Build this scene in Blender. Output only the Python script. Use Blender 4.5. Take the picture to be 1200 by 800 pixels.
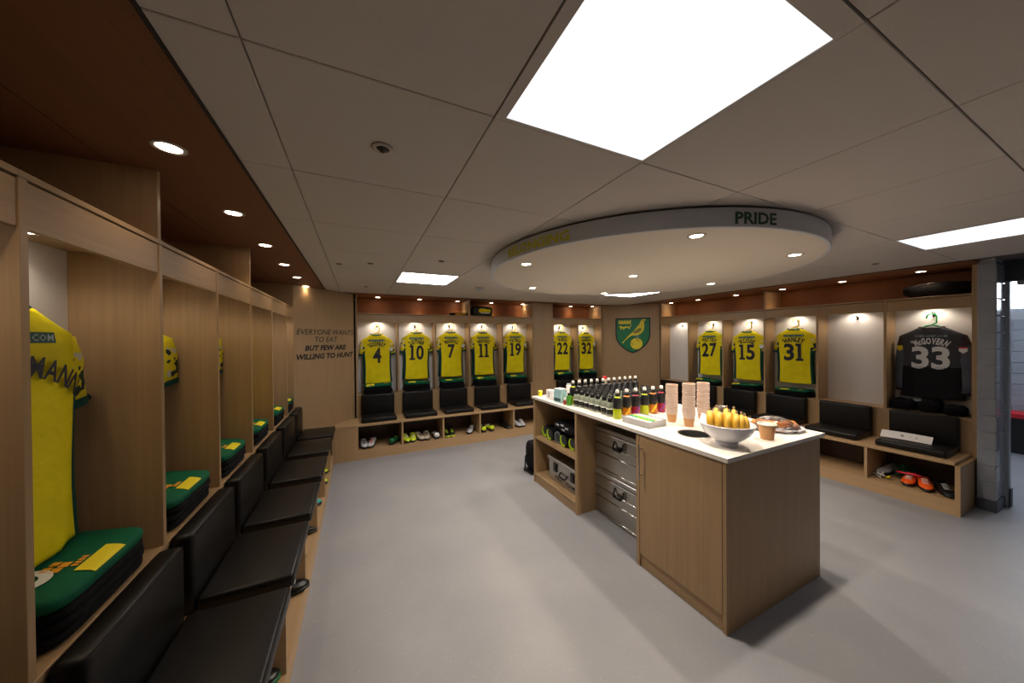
import bpy, bmesh, math, random
from mathutils import Vector, Matrix

# ------------------------------------------------------------------ clear, camera, world, exposure
for o in list(bpy.data.objects):
    bpy.data.objects.remove(o, do_unlink=True)
SC = bpy.context.scene
COL = SC.collection
random.seed(7)

YAW, PITCH, ROLL, FPX = 0.44193, -0.007265, -0.008322, 378.61
EYE = Vector((0.0, 0.0, 1.6))
cam_d = bpy.data.cameras.new('camera')
cam = bpy.data.objects.new('camera', cam_d)
COL.objects.link(cam)
cam_d.sensor_fit = 'HORIZONTAL'
cam_d.sensor_width = 36.0
cam_d.lens = FPX / 1200.0 * 36.0
cam_d.clip_start = 0.02
_f = Vector((math.sin(YAW) * math.cos(PITCH), math.cos(YAW) * math.cos(PITCH), math.sin(PITCH)))
_r = Vector((math.cos(YAW), -math.sin(YAW), 0.0))
_u = _r.cross(_f)
_r2 = _r * math.cos(ROLL) + _u * math.sin(ROLL)
_u2 = -_r * math.sin(ROLL) + _u * math.cos(ROLL)
M = Matrix((( _r2.x, _u2.x, -_f.x, EYE.x), (_r2.y, _u2.y, -_f.y, EYE.y), (_r2.z, _u2.z, -_f.z, EYE.z), (0, 0, 0, 1)))
cam.matrix_world = M
SC.camera = cam

W = bpy.data.worlds.new('world')
SC.world = W
W.use_nodes = True
W.node_tree.nodes['Background'].inputs[0].default_value = (0.5, 0.55, 0.6, 1)
W.node_tree.nodes['Background'].inputs[1].default_value = 0.02
SC.view_settings.view_transform = 'Standard'
SC.view_settings.look = 'None'
SC.view_settings.gamma = 1.0
SC.view_settings.use_curve_mapping = False
SC.view_settings.exposure = 0.62

PANEL_EMIT = 0.72       # ceiling light panels near the camera and the doorway
PANEL_FAR = 10.5         # the two ceiling light panels towards the back wall
DISC_W = 56.0           # watts of each downlight in the ceiling disc
SOFFIT_W = 2.8          # watts of each downlight in the timber soffit
BAY_W = 3.8             # watts of the little light in each locker bay
WARM = (1.0, 0.86, 0.70)
WARMER = (1.0, 0.72, 0.45)

# ------------------------------------------------------------------ materials
MATS = {}
def lin(c):
    return tuple(((v / 255) / 12.92 if v / 255 <= 0.04045 else (((v / 255) + 0.055) / 1.055) ** 2.4) for v in c)

def mat(name, rgb, rough=0.5, metal=0.0, spec=0.5, noise=0.0, nscale=20.0, bump=0.0, bscale=60.0, emit=0.0, trans=0.0, coat=0.0):
    if name in MATS:
        return MATS[name]
    m = bpy.data.materials.new(name)
    m.use_nodes = True
    nt = m.node_tree
    b = nt.nodes['Principled BSDF']
    c = lin(rgb)
    b.inputs['Base Color'].default_value = (*c, 1)
    b.inputs['Roughness'].default_value = rough
    b.inputs['Metallic'].default_value = metal
    b.inputs['Specular IOR Level'].default_value = spec
    b.inputs['Transmission Weight'].default_value = trans
    b.inputs['Coat Weight'].default_value = coat
    if emit > 0:
        b.inputs['Emission Color'].default_value = (*c, 1)
        b.inputs['Emission Strength'].default_value = emit
    if noise > 0 or bump > 0:
        tc = nt.nodes.new('ShaderNodeTexCoord')
    if noise > 0:
        n = nt.nodes.new('ShaderNodeTexNoise')
        n.inputs['Scale'].default_value = nscale
        n.inputs['Detail'].default_value = 3
        nt.links.new(tc.outputs['Object'], n.inputs['Vector'])
        r = nt.nodes.new('ShaderNodeValToRGB')
        r.color_ramp.elements[0].position = 0.3
        r.color_ramp.elements[1].position = 0.7
        r.color_ramp.elements[0].color = (*[v * (1 - noise) for v in c], 1)
        r.color_ramp.elements[1].color = (*[min(1, v * (1 + noise)) for v in c], 1)
        nt.links.new(n.outputs['Fac'], r.inputs['Fac'])
        nt.links.new(r.outputs['Color'], b.inputs['Base Color'])
    if bump > 0:
        n2 = nt.nodes.new('ShaderNodeTexNoise')
        n2.inputs['Scale'].default_value = bscale
        n2.inputs['Detail'].default_value = 3
        nt.links.new(tc.outputs['Object'], n2.inputs['Vector'])
        bp = nt.nodes.new('ShaderNodeBump')
        bp.inputs['Strength'].default_value = bump
        bp.inputs['Distance'].default_value = 0.01
        nt.links.new(n2.outputs['Fac'], bp.inputs['Height'])
        nt.links.new(bp.outputs['Normal'], b.inputs['Normal'])
    MATS[name] = m
    return m

def wood(name, rgb, axis='z', rough=0.45, contrast=0.11):
    m = bpy.data.materials.new(name)
    m.use_nodes = True
    nt = m.node_tree
    b = nt.nodes['Principled BSDF']
    b.inputs['Roughness'].default_value = rough
    b.inputs['Specular IOR Level'].default_value = 0.4
    tc = nt.nodes.new('ShaderNodeTexCoord')
    mp = nt.nodes.new('ShaderNodeMapping')
    lo, hi = 1.2, 55.0
    mp.inputs['Scale'].default_value = (lo if axis == 'x' else hi, lo if axis == 'y' else hi, lo if axis == 'z' else hi)
    nt.links.new(tc.outputs['Object'], mp.inputs['Vector'])
    n = nt.nodes.new('ShaderNodeTexNoise')
    n.inputs['Scale'].default_value = 1.0
    n.inputs['Detail'].default_value = 5
    n.inputs['Roughness'].default_value = 0.65
    nt.links.new(mp.outputs['Vector'], n.inputs['Vector'])
    r = nt.nodes.new('ShaderNodeValToRGB')
    c = lin(rgb)
    e = r.color_ramp.elements
    e[0].position, e[1].position = 0.3, 0.72
    e[0].color = (*[v * (1 - contrast) for v in c], 1)
    e[1].color = (*[v * (1 + contrast) for v in c], 1)
    nt.links.new(n.outputs['Fac'], r.inputs['Fac'])
    nt.links.new(r.outputs['Color'], b.inputs['Base Color'])
    bp = nt.nodes.new('ShaderNodeBump')
    bp.inputs['Strength'].default_value = 0.06
    bp.inputs['Distance'].default_value = 0.002
    nt.links.new(n.outputs['Fac'], bp.inputs['Height'])
    nt.links.new(bp.outputs['Normal'], b.inputs['Normal'])
    return m

OAK = wood('oak laminate upright grain', (168, 138, 102), 'z')
OAKX = wood('oak laminate lengthwise grain', (170, 140, 104), 'x')
OAKY = wood('oak laminate cross grain', (168, 138, 102), 'y')
SHADELAM = wood('back laminate with recess shade in colour', (74, 54, 42), 'x')  # recess shade put into the colour of the cubby and shelf backs
OAKEDGE = wood('oak edge banding', (182, 156, 122), 'z')
OAKRED = wood('warm stained oak soffit', (118, 76, 50), 'y', rough=0.55)
OAKREDX = wood('warm stained oak upper back', (142, 88, 52), 'x', rough=0.55)
WHITE = mat('white laminate', (216, 212, 210), 0.35)
CEIL = mat('ceiling tile', (196, 188, 182), 0.9, noise=0.02, nscale=120, bump=0.05, bscale=300)
CEILGAP = mat('ceiling grid shadow', (96, 90, 86), 0.9)
DISCW = mat('painted disc white', (206, 196, 184), 0.7)
LEATHER = mat('black leatherette', (15, 13, 13), 0.40, spec=0.35, bump=0.08, bscale=220)
BLACK = mat('black cloth', (17, 16, 19), 0.9, spec=0.2, noise=0.2, nscale=30, bump=0.3, bscale=90)
BLACKP = mat('black plastic', (16, 16, 17), 0.35)
GREEN = mat('club green cloth', (0, 92, 62), 0.75, spec=0.25, noise=0.12, nscale=18, bump=0.2, bscale=70)
GREEND = mat('dark green cloth', (6, 68, 62), 0.75, spec=0.25, noise=0.15, nscale=18)
YELLOW = mat('football yellow cloth', (238, 220, 8), 0.7, spec=0.25, noise=0.07, nscale=12, bump=0.25, bscale=45)
YELLOWP = mat('yellow print', (232, 216, 22), 0.6)
ORANGEP = mat('amber print', (224, 158, 26), 0.6)
WHITEP = mat('white print', (224, 226, 226), 0.6)
NAVY = mat('navy print', (22, 20, 36), 0.6)
GREYP = mat('grey print', (128, 140, 150), 0.6)
SPONSOR = mat('sponsor strip green', (8, 70, 52), 0.6)
CHARC = mat('charcoal shirt cloth', (66, 68, 74), 0.75, spec=0.25, noise=0.1, nscale=14, bump=0.25, bscale=45)
CHARCD = mat('near black shirt cloth', (20, 20, 24), 0.75, spec=0.25, noise=0.1, nscale=14)
SLATE = mat('slate sleeve cloth', (84, 90, 102), 0.75, spec=0.25, noise=0.12, nscale=14)
STEEL = mat('brushed steel', (190, 188, 184), 0.3, metal=1.0, bump=0.03, bscale=200)
ALU = mat('aluminium sheet', (176, 172, 164), 0.36, metal=0.9, noise=0.05, nscale=6)
CHROME = mat('polished rail', (225, 225, 225), 0.15, metal=1.0)
TOPW = mat('white worktop', (222, 216, 208), 0.25, spec=0.5, noise=0.03, nscale=200)
CERAMIC = mat('white glazed ceramic', (212, 212, 222), 0.18)
PAPER = mat('white paper', (226, 222, 222), 0.8)
CUPW = mat('pale cup rim paper', (198, 176, 162), 0.7)
KRAFT = mat('kraft cup paper', (186, 138, 92), 0.7, noise=0.05, nscale=60)
BANANA = mat('banana skin', (208, 162, 48), 0.5, noise=0.22, nscale=16)
BANANAT = mat('banana tip', (96, 74, 30), 0.7)
PASTRY = mat('baked pastry', (204, 122, 50), 0.6, noise=0.35, nscale=30, bump=0.4, bscale=60)
BREAD = mat('brown bread filling', (120, 82, 58), 0.8, noise=0.4, nscale=50, bump=0.5, bscale=80)
LIME = mat('lime plastic', (176, 214, 30), 0.5)
LAMP = mat('lamp glow', (255, 236, 208), emit=14.0)
PANEL = mat('panel diffuser', (244, 249, 255), emit=PANEL_EMIT)
PANELF = mat('bright panel diffuser', (250, 249, 248), emit=PANEL_FAR)
RIM = mat('white downlight trim', (190, 180, 168), 0.4)
CLEARP = mat('clear bottle plastic', (150, 158, 142), 0.12, trans=0.3)
LABELB = mat('black bottle label', (20, 20, 22), 0.4)
ORANGE = mat('orange boot', (240, 92, 20), 0.45)
RED = mat('red plastic', (196, 26, 40), 0.45)
PURPLE = mat('purple print', (120, 40, 130), 0.5)
BLOCK = mat('grey glazed block', (150, 156, 166), 0.16, spec=0.6, noise=0.05, nscale=8)
MORTAR = mat('pale mortar', (176, 178, 182), 0.8)
FRAMEW = mat('grey painted frame', (170, 176, 186), 0.4)
COVE = mat('dark vinyl coving', (72, 78, 88), 0.4)
PLASTER = mat('painted plaster', (180, 176, 172), 0.8)
CRESTG = mat('crest green', (0, 116, 66), 0.5)
CRESTB = mat('crest border black', (18, 16, 20), 0.5)
CRESTY = mat('crest yellow', (226, 208, 36), 0.5)
CRESTD = mat('crest bird shading', (130, 124, 40), 0.5)
DKTEXT = mat('black vinyl lettering', (20, 16, 16), 0.5)
GRTEXT = mat('green vinyl lettering', (0, 66, 46), 0.5)
YLTEXT = mat('yellow vinyl lettering', (196, 190, 30), 0.5)
TEAL = mat('pale teal carton', (150, 190, 196), 0.5)
GREENB = mat('green bottle', (70, 130, 40), 0.3)
SILVERC = mat('silver sports cap', (226, 222, 216), 0.3)
NEON = mat('neon yellow boot', (200, 220, 40), 0.45)
GREYB = mat('pale grey boot', (186, 188, 196), 0.5)
CREAMB = mat('cream boot', (190, 180, 160), 0.5)
DKGREENB = mat('green boot', (6, 96, 56), 0.45)
TEALB = mat('teal boot print', (40, 160, 160), 0.45)
REDPRINT = mat('dark plum shirt print', (48, 32, 39), 0.7)

def floor_material():
    m = bpy.data.materials.new('speckled grey vinyl')
    m.use_nodes = True
    nt = m.node_tree
    b = nt.nodes['Principled BSDF']
    b.inputs['Roughness'].default_value = 0.42
    b.inputs['Specular IOR Level'].default_value = 0.35
    tc = nt.nodes.new('ShaderNodeTexCoord')
    n = nt.nodes.new('ShaderNodeTexNoise')
    n.inputs['Scale'].default_value = 1.6
    n.inputs['Detail'].default_value = 4
    nt.links.new(tc.outputs['Object'], n.inputs['Vector'])
    r = nt.nodes.new('ShaderNodeValToRGB')
    a, c = lin((133, 134, 140)), lin((143, 143, 147))
    r.color_ramp.elements[0].position, r.color_ramp.elements[1].position = 0.35, 0.65
    r.color_ramp.elements[0].color, r.color_ramp.elements[1].color = (*a, 1), (*c, 1)
    nt.links.new(n.outputs['Fac'], r.inputs['Fac'])
    v = nt.nodes.new('ShaderNodeTexVoronoi')
    v.inputs['Scale'].default_value = 55
    nt.links.new(tc.outputs['Object'], v.inputs['Vector'])
    th = nt.nodes.new('ShaderNodeMath')
    th.operation = 'LESS_THAN'
    th.inputs[1].default_value = 0.09
    nt.links.new(v.outputs['Distance'], th.inputs[0])
    mx = nt.nodes.new('ShaderNodeMix')
    mx.data_type = 'RGBA'
    mx.inputs[7].default_value = (*lin((188, 188, 190)), 1)
    nt.links.new(th.outputs[0], mx.inputs[0])
    nt.links.new(r.outputs['Color'], mx.inputs[6])
    nt.links.new(mx.outputs[2], b.inputs['Base Color'])
    return m
FLOORM = floor_material()

def shard_material():
    m = bpy.data.materials.new('yellow sleeve with green and amber shards')
    m.use_nodes = True
    nt = m.node_tree
    b = nt.nodes['Principled BSDF']
    b.inputs['Roughness'].default_value = 0.7
    tc = nt.nodes.new('ShaderNodeTexCoord')
    v = nt.nodes.new('ShaderNodeTexVoronoi')
    v.inputs['Scale'].default_value = 34
    v.distance = 'MANHATTAN'
    nt.links.new(tc.outputs['Object'], v.inputs['Vector'])
    s = nt.nodes.new('ShaderNodeSeparateColor')
    nt.links.new(v.outputs['Color'], s.inputs['Color'])
    r = nt.nodes.new('ShaderNodeValToRGB')
    r.color_ramp.interpolation = 'CONSTANT'
    e = r.color_ramp.elements
    e[0].position, e[0].color = 0.0, (*lin((238, 220, 8)), 1)
    e[1].position, e[1].color = 0.72, (*lin((10, 44, 36)), 1)
    x = e.new(0.86); x.color = (*lin((226, 160, 20)), 1)
    x = e.new(0.95); x.color = (*lin((214, 208, 190)), 1)
    nt.links.new(s.outputs['Red'], r.inputs['Fac'])
    nt.links.new(r.outputs['Color'], b.inputs['Base Color'])
    return m
SHARD = shard_material()

def film_material():
    m = bpy.data.materials.new('cling film')
    m.use_nodes = True
    nt = m.node_tree
    out = nt.nodes['Material Output']
    nt.nodes.remove(nt.nodes['Principled BSDF'])
    tr = nt.nodes.new('ShaderNodeBsdfTransparent')
    gl = nt.nodes.new('ShaderNodeBsdfGlossy')
    gl.inputs['Roughness'].default_value = 0.12
    mx = nt.nodes.new('ShaderNodeMixShader')
    lw = nt.nodes.new('ShaderNodeLayerWeight')
    lw.inputs['Blend'].default_value = 0.55
    nt.links.new(lw.outputs['Facing'], mx.inputs[0])
    nt.links.new(tr.outputs[0], mx.inputs[1])
    nt.links.new(gl.outputs[0], mx.inputs[2])
    nt.links.new(mx.outputs[0], out.inputs['Surface'])
    return m
FILM = film_material()

# ------------------------------------------------------------------ mesh helpers
class MB:
    """collects geometry of one part; faces may carry a material slot"""
    def __init__(self):
        self.v, self.f, self.mi = [], [], []
    def add(self, vs, fs, mi=0):
        k = len(self.v)
        self.v += [tuple(p) for p in vs]
        for f in fs:
            self.f.append(tuple(i + k for i in f))
            self.mi.append(mi)
        return self
    def box(self, x0, y0, z0, x1, y1, z1, mi=0, bev=0.0):
        if x0 > x1: x0, x1 = x1, x0
        if y0 > y1: y0, y1 = y1, y0
        if z0 > z1: z0, z1 = z1, z0
        if bev <= 0:
            vs = [(x0, y0, z0), (x1, y0, z0), (x1, y1, z0), (x0, y1, z0), (x0, y0, z1), (x1, y0, z1), (x1, y1, z1), (x0, y1, z1)]
            fs = [(0, 3, 2, 1), (4, 5, 6, 7), (0, 1, 5, 4), (1, 2, 6, 5), (2, 3, 7, 6), (3, 0, 4, 7)]
            return self.add(vs, fs, mi)
        bm = bmesh.new()
        bmesh.ops.create_cube(bm, size=1.0)
        for v in bm.verts:
            v.co = Vector(((x0 + x1) / 2 + v.co.x * (x1 - x0), (y0 + y1) / 2 + v.co.y * (y1 - y0), (z0 + z1) / 2 + v.co.z * (z1 - z0)))
        seg = 3 if bev > 0.012 else 1
        bmesh.ops.bevel(bm, geom=list(bm.edges), offset=bev, segments=seg, profile=0.5, affect='EDGES')
        return self.bm(bm, mi)
    def bm(self, bm, mi=0):
        bm.verts.index_update()
        vs = [v.co[:] for v in bm.verts]
        fs = [[v.index for v in f.verts] for f in bm.faces]
        bm.free()
        return self.add(vs, fs, mi)
    def cyl(self, p0, p1, r0, r1=None, n=16, mi=0, caps=True):
        r1 = r0 if r1 is None else r1
        p0, p1 = Vector(p0), Vector(p1)
        d = (p1 - p0).normalized()
        a = d.orthogonal().normalized()
        b = d.cross(a)
        vs, fs = [], []
        for p, r in ((p0, r0), (p1, r1)):
            for k in range(n):
                t = 2 * math.pi * k / n
                vs.append(p + a * (r * math.cos(t)) + b * (r * math.sin(t)))
        for k in range(n):
            j = (k + 1) % n
            fs.append((k, j, n + j, n + k))
        if caps:
            fs.append(tuple(range(n - 1, -1, -1)))
            fs.append(tuple(range(n, 2 * n)))
        return self.add(vs, fs, mi)
    def lathe(self, prof, n=20, c=(0, 0, 0), mi=0, sx=1.0, sy=1.0, close=False, caps=True):
        vs, fs = [], []
        m = len(prof)
        for k in range(n):
            t = 2 * math.pi * k / n
            for r, z in prof:
                vs.append((c[0] + r * math.cos(t) * sx, c[1] + r * math.sin(t) * sy, c[2] + z))
        for k in range(n):
            j = (k + 1) % n
            for i in range(m - 1):
                fs.append((k * m + i, j * m + i, j * m + i + 1, k * m + i + 1))
        if caps and prof[0][0] > 1e-5 and not close:
            fs.append(tuple(k * m for k in range(n - 1, -1, -1)))
        if caps and prof[-1][0] > 1e-5 and not close:
            fs.append(tuple(k * m + m - 1 for k in range(n)))
        if close:
            for k in range(n):
                j = (k + 1) % n
                fs.append((k * m + m - 1, j * m + m - 1, j * m, k * m))
        return self.add(vs, fs, mi)
    def loft(self, rings, mi=0, caps=True, mif=None):
        n = len(rings[0])
        vs = [p for r in rings for p in r]
        k0 = len(self.v)
        self.v += [tuple(p) for p in vs]
        for i in range(len(rings) - 1):
            for k in range(n):
                j = (k + 1) % n
                self.f.append((k0 + i * n + k, k0 + i * n + j, k0 + (i + 1) * n + j, k0 + (i + 1) * n + k))
                self.mi.append(mif(i, k) if mif else mi)
        if caps:
            self.f.append(tuple(k0 + k for k in range(n - 1, -1, -1))); self.mi.append(mif(0, 0) if mif else mi)
            self.f.append(tuple(k0 + (len(rings) - 1) * n + k for k in range(n))); self.mi.append(mif(len(rings) - 2, 0) if mif else mi)
        return self
    def tube(self, pts, r, n=8, mi=0):
        pts = [Vector(p) for p in pts]
        rings = []
        a = None
        for i, p in enumerate(pts):
            d = (pts[min(i + 1, len(pts) - 1)] - pts[max(i - 1, 0)]).normalized()
            if a is None:
                a = d.orthogonal().normalized()
            else:
                a = (a - d * a.dot(d)).normalized()
            b = d.cross(a)
            rr = r[i] if isinstance(r, (list, tuple)) else r
            rings.append([p + a * (rr * math.cos(2 * math.pi * k / n)) + b * (rr * math.sin(2 * math.pi * k / n)) for k in range(n)])
        return self.loft(rings, mi)
    def prism(self, poly, fr, depth, mi=0):
        """poly in 2D; fr(u, v, w) -> point; w from 0 to depth"""
        n = len(poly)
        vs = [fr(u, v, 0) for u, v in poly] + [fr(u, v, depth) for u, v in poly]
        fs = [tuple(range(n - 1, -1, -1)), tuple(range(n, 2 * n))] + [(k, (k + 1) % n, n + (k + 1) % n, n + k) for k in range(n)]
        return self.add(vs, fs, mi)
    def superell(self, c, ax, ay, az, e1=0.35, e2=0.35, nu=20, nv=9, mi=0, noise=0.0, seed=0):
        rnd = random.Random(seed)
        ph = [rnd.uniform(0, 6.28) for _ in range(6)]
        sp = lambda t, e: math.copysign(abs(t) ** e, t)
        rings = []
        for j in range(nv):
            fi = -math.pi / 2 + math.pi * (j + 0.5) / nv
            ring = []
            for k in range(nu):
                th = 2 * math.pi * k / nu
                x = ax * sp(math.cos(fi), e1) * sp(math.cos(th), e2)
                y = ay * sp(math.cos(fi), e1) * sp(math.sin(th), e2)
                z = az * sp(math.sin(fi), e1)
                if noise:
                    q = 1 + noise * (math.sin(9 * x / ax * 0.5 + ph[0]) * math.cos(7 * y / ay * 0.5 + ph[1]) + 0.6 * math.sin(5 * th + ph[2] + 2 * fi))
                    z *= q
                    x *= 1 + noise * 0.25 * math.sin(3 * th + ph[3]); y *= 1 + noise * 0.25 * math.cos(2 * th + ph[4])
                ring.append((c[0] + x, c[1] + y, c[2] + z))
            rings.append(ring)
        return self.loft(rings, mi)
    def mesh(self, name, smooth=False):
        me = bpy.data.meshes.new(name)
        me.from_pydata(self.v, [], self.f)
        if any(self.mi):
            me.polygons.foreach_set('material_index', self.mi)
        if smooth:
            me.polygons.foreach_set('use_smooth', [True] * len(me.polygons))
        me.update()
        return me

def obj(name, mb, material, parent=None, smooth=False, loc=None, rot=None, sharp=None):
    me = mb.mesh(name, smooth) if isinstance(mb, MB) else mb
    if isinstance(mb, MB):
        for m in (material if isinstance(material, (list, tuple)) else [material]):
            me.materials.append(m)
        if smooth and sharp:
            try:
                me.set_sharp_from_angle(angle=math.radians(sharp))
            except Exception:
                pass
    o = bpy.data.objects.new(name, me)
    COL.objects.link(o)
    if parent: o.parent = parent
    if loc: o.location = loc
    if rot: o.rotation_euler = rot
    return o

def tag(o, label=None, cat=None, group=None, kind=None):
    if label: o['label'] = label
    if cat: o['category'] = cat
    if group: o['group'] = group
    if kind: o['kind'] = kind
    return o

def thing(name, label, cat, loc=(0, 0, 0), rz=0.0, group=None):
    o = bpy.data.objects.new(name, None)
    o.empty_display_size = 0.05
    COL.objects.link(o)
    o.location = loc
    o.rotation_euler = (0, 0, rz)
    return tag(o, label, cat, group)

def dup(root, loc=None, rz=None, label=None, group=None, rot=None):
    r = root.copy(); COL.objects.link(r)
    if loc is not None: r.location = loc
    if rz is not None: r.rotation_euler = (0, 0, rz)
    if rot is not None: r.rotation_euler = rot
    if label: r['label'] = label
    if group: r['group'] = group
    for ch in root.children:
        c = ch.copy(); COL.objects.link(c); c.parent = r
        for g in ch.children:
            d = g.copy(); COL.objects.link(d); d.parent = c
    return r

def struct(name, mb, material, parent=None, smooth=False):
    o = obj(name, mb, material, parent, smooth)
    if parent is None: o['kind'] = 'structure'
    return o

_TX = {}
def text_geo(s, bold=0.0, shear=0.0, res=2):
    """flat text of height about 1 em: list of verts (x, y) and faces"""
    key = (s, bold, shear, res)
    if key in _TX: return _TX[key]
    cu = bpy.data.curves.new('lettering', 'FONT')
    cu.body = s
    cu.size = 1.0
    cu.resolution_u = res
    cu.offset = bold
    cu.shear = shear
    cu.fill_mode = 'FRONT'
    o = bpy.data.objects.new('lettering', cu)
    COL.objects.link(o)
    dg = bpy.context.evaluated_depsgraph_get()
    me = bpy.data.meshes.new_from_object(o.evaluated_get(dg))
    vs = [(v.co.x, v.co.y) for v in me.vertices]
    fs = [tuple(p.vertices) for p in me.polygons]
    bpy.data.objects.remove(o, do_unlink=True)
    bpy.data.meshes.remove(me)
    bpy.data.curves.remove(cu)
    _TX[key] = (vs, fs)
    return _TX[key]

def text_fit(mb, s, w=None, h=None, bold=0.0, shear=0.0, fr=None, mi=0, center=True, res=2):
    """text scaled to width w and / or cap height h, centred at 0,0; fr(u, v) -> point"""
    vs, fs = text_geo(s, bold, shear, res)
    xs = [p[0] for p in vs]; ys = [p[1] for p in vs]
    x0, x1, y0, y1 = min(xs), max(xs), min(ys), max(ys)
    sx = w / (x1 - x0) if w else None
    sy = h / (y1 - y0) if h else None
    sx = sx or sy; sy = sy or sx
    mb.add([fr((x - (x0 + x1) / 2) * sx, (y - (y0 + y1) / 2) * sy) for x, y in vs], fs, mi)
    return mb

def spot(parent, loc, watts, color, size=100, blend=0.6, rad=0.03):
    d = bpy.data.lights.new('lamp', 'SPOT')
    d.energy = watts
    d.color = color
    d.spot_size = math.radians(size)
    d.spot_blend = blend
    d.shadow_soft_size = rad
    o = bpy.data.objects.new('lamp_light', d)
    COL.objects.link(o)
    o.parent = parent
    o.location = loc
    return o

# ------------------------------------------------------------------ main dimensions
ZC = 2.274                      # ceiling
XL, YB, XR = -0.705, 5.216, 5.268   # riser planes of the three locker runs
BXL, BYB, BXR = -0.305, 4.768, 4.76 # bench fronts
ZB, ZS = 0.472, 0.80            # bench top, locker shelf
ZF0, ZF1 = 1.868, 1.985         # fascia
DEEP = 0.25                     # locker depth
UP = 0.43                       # depth of the open shelf over the lockers
CUB = 0.125                     # cubby floor height
REAR = -2.0                     # wall behind the camera

# ------------------------------------------------------------------ setting
struct('floor', MB().box(-1.3, REAR - 0.1, -0.05, 9.2, 5.9, 0.0), FLOORM)
struct('wall_left', MB().box(XL - UP - 0.11, REAR, 0, XL - UP - 0.01, 5.8, ZC + 0.05), PLASTER)
struct('wall_back', MB().box(-1.2, YB + UP + 0.01, 0, 6.0, YB + UP + 0.11, ZC + 0.05), PLASTER)
struct('wall_right', MB().box(XR + UP + 0.01, 0.87, 0, XR + UP + 0.11, 5.8, ZC + 0.05), PLASTER)
struct('wall_front', MB().box(-1.3, REAR - 0.1, 0, 9.2, REAR, ZC + 0.05), PLASTER)

ceil = struct('ceiling', MB().box(-1.3, REAR, ZC + 0.018, 5.9, 5.8, ZC + 0.06), CEILGAP)
GX = [0.378 + 0.61 * k for k in range(-2, 9)]
GY = [0.912 + 0.61 * k for k in range(-5, 9)]
CX0, CX1, CY0, CY1 = -0.395, 4.93, REAR, 5.09
DC, DR = (2.24, 2.17), 1.275
LIGHTS = [(1, 4), (1, 8), (6, 4), (7, 8), (1, -1), (6, -1)]
PANELS = [((0.412, 0.352), (0.978, 0.898), 'big square light panel nearest in the ceiling, above the floor in front of the island'),
          ((0.40, 3.375), (0.966, 3.94), 'square light panel in the ceiling near the yellow shirts numbered seven and ten'),
          ((3.455, 0.36), (4.022, 0.905), 'square light panel in the ceiling close to the doorway and the black goalkeeper shirt'),
          ((3.45, 3.375), (4.016, 3.94), 'square light panel in the ceiling beyond the round disc, towards the club crest')]
for i in range(len(GX) - 1):
    for j in range(len(GY) - 1):
        x0, x1 = max(GX[i], CX0), min(GX[i + 1], CX1)
        y0, y1 = max(GY[j], CY0), min(GY[j + 1], CY1)
        if x1 - x0 < 0.03 or y1 - y0 < 0.03: continue
        if max(math.hypot(a - DC[0], b - DC[1]) for a in (x0, x1) for b in (y0, y1)) < DR - 0.03: continue
        cxm, cym = (x0 + x1) / 2, (y0 + y1) / 2
        if any(a[0] - 0.1 < cxm < b[0] + 0.1 and a[1] - 0.1 < cym < b[1] + 0.1 for a, b, _ in PANELS): continue
        g = 0.0018
        obj('ceiling_tile', MB().box(x0 + g, y0 + g, ZC, x1 - g, y1 - g, ZC + 0.017, bev=0.002), CEIL, ceil)

for (a, b, lb) in PANELS:
    t = thing('light_panel', lb, 'light', ((a[0] + b[0]) / 2, (a[1] + b[1]) / 2, ZC), 0, 'ceiling light panels')
    hx, hy = (b[0] - a[0]) / 2, (b[1] - a[1]) / 2
    fb = MB()
    i_ = max(k for k in range(len(GX)) if GX[k] < (a[0] + b[0]) / 2); j_ = max(k for k in range(len(GY)) if GY[k] < (a[1] + b[1]) / 2)
    mx, my = (a[0] + b[0]) / 2, (a[1] + b[1]) / 2
    ox0, ox1, oy0, oy1 = GX[i_] - mx + 0.002, GX[i_ + 1] - mx - 0.002, GY[j_] - my + 0.002, GY[j_ + 1] - my - 0.002
    fb.box(ox0, oy0, -0.002, ox1, -hy, 0.016); fb.box(ox0, hy, -0.002, ox1, oy1, 0.016)
    fb.box(ox0, -hy, -0.002, -hx, hy, 0.016); fb.box(hx, -hy, -0.002, ox1, hy, 0.016)
    obj('frame', fb, CEIL, t)
    obj('diffuser', MB().box(-hx, -hy, 0.0, hx, hy, 0.012), PANELF if a[1] > 2 else PANEL, t)

# timber soffits over the lockers
def soffit(name, poly, m, z0=ZC - 0.004):
    mb = MB()
    mb.prism(poly, lambda u, v, w: (u, v, z0 + w), 0.02)
    return struct(name, mb, m)
OAKREDS = wood('warm stained oak soffit cross', (118, 76, 50), 'x', rough=0.55)
s1 = soffit('ceiling_soffit_left', [(XL - UP, REAR), (-0.400, REAR), (-0.400, 5.095), (XL - UP, 5.095)], OAKRED)
soffit('ceiling_soffit_back', [(XL - UP, 5.097), (5.12, 5.097), (5.12, YB + UP), (XL - UP, YB + UP)], OAKREDS)
soffit('ceiling_soffit_right', [(4.935, 0.852), (XR + UP, 0.852), (XR + UP, YB + UP), (5.122, YB + UP), (5.122, 5.095), (4.935, 4.9)], OAKRED)
tr = MB()
tr.box(-0.400, REAR, ZC - 0.006, -0.392, 5.09, ZC + 0.016)
tr.box(-0.400, 5.089, ZC - 0.006, 4.94, 5.097, ZC + 0.016)
tr.box(4.927, 0.852, ZC - 0.006, 4.935, 5.09, ZC + 0.016)
struct('trim_1', tr, mat('dark shadow gap strip', (44, 36, 32), 0.8))
tj = MB()
tj.box(-0.832, REAR, ZC - 0.0055, -0.829, 5.0, ZC - 0.003)
obj('board_joint', tj, mat('thin board joint', (70, 44, 28), 0.6), s1)

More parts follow.
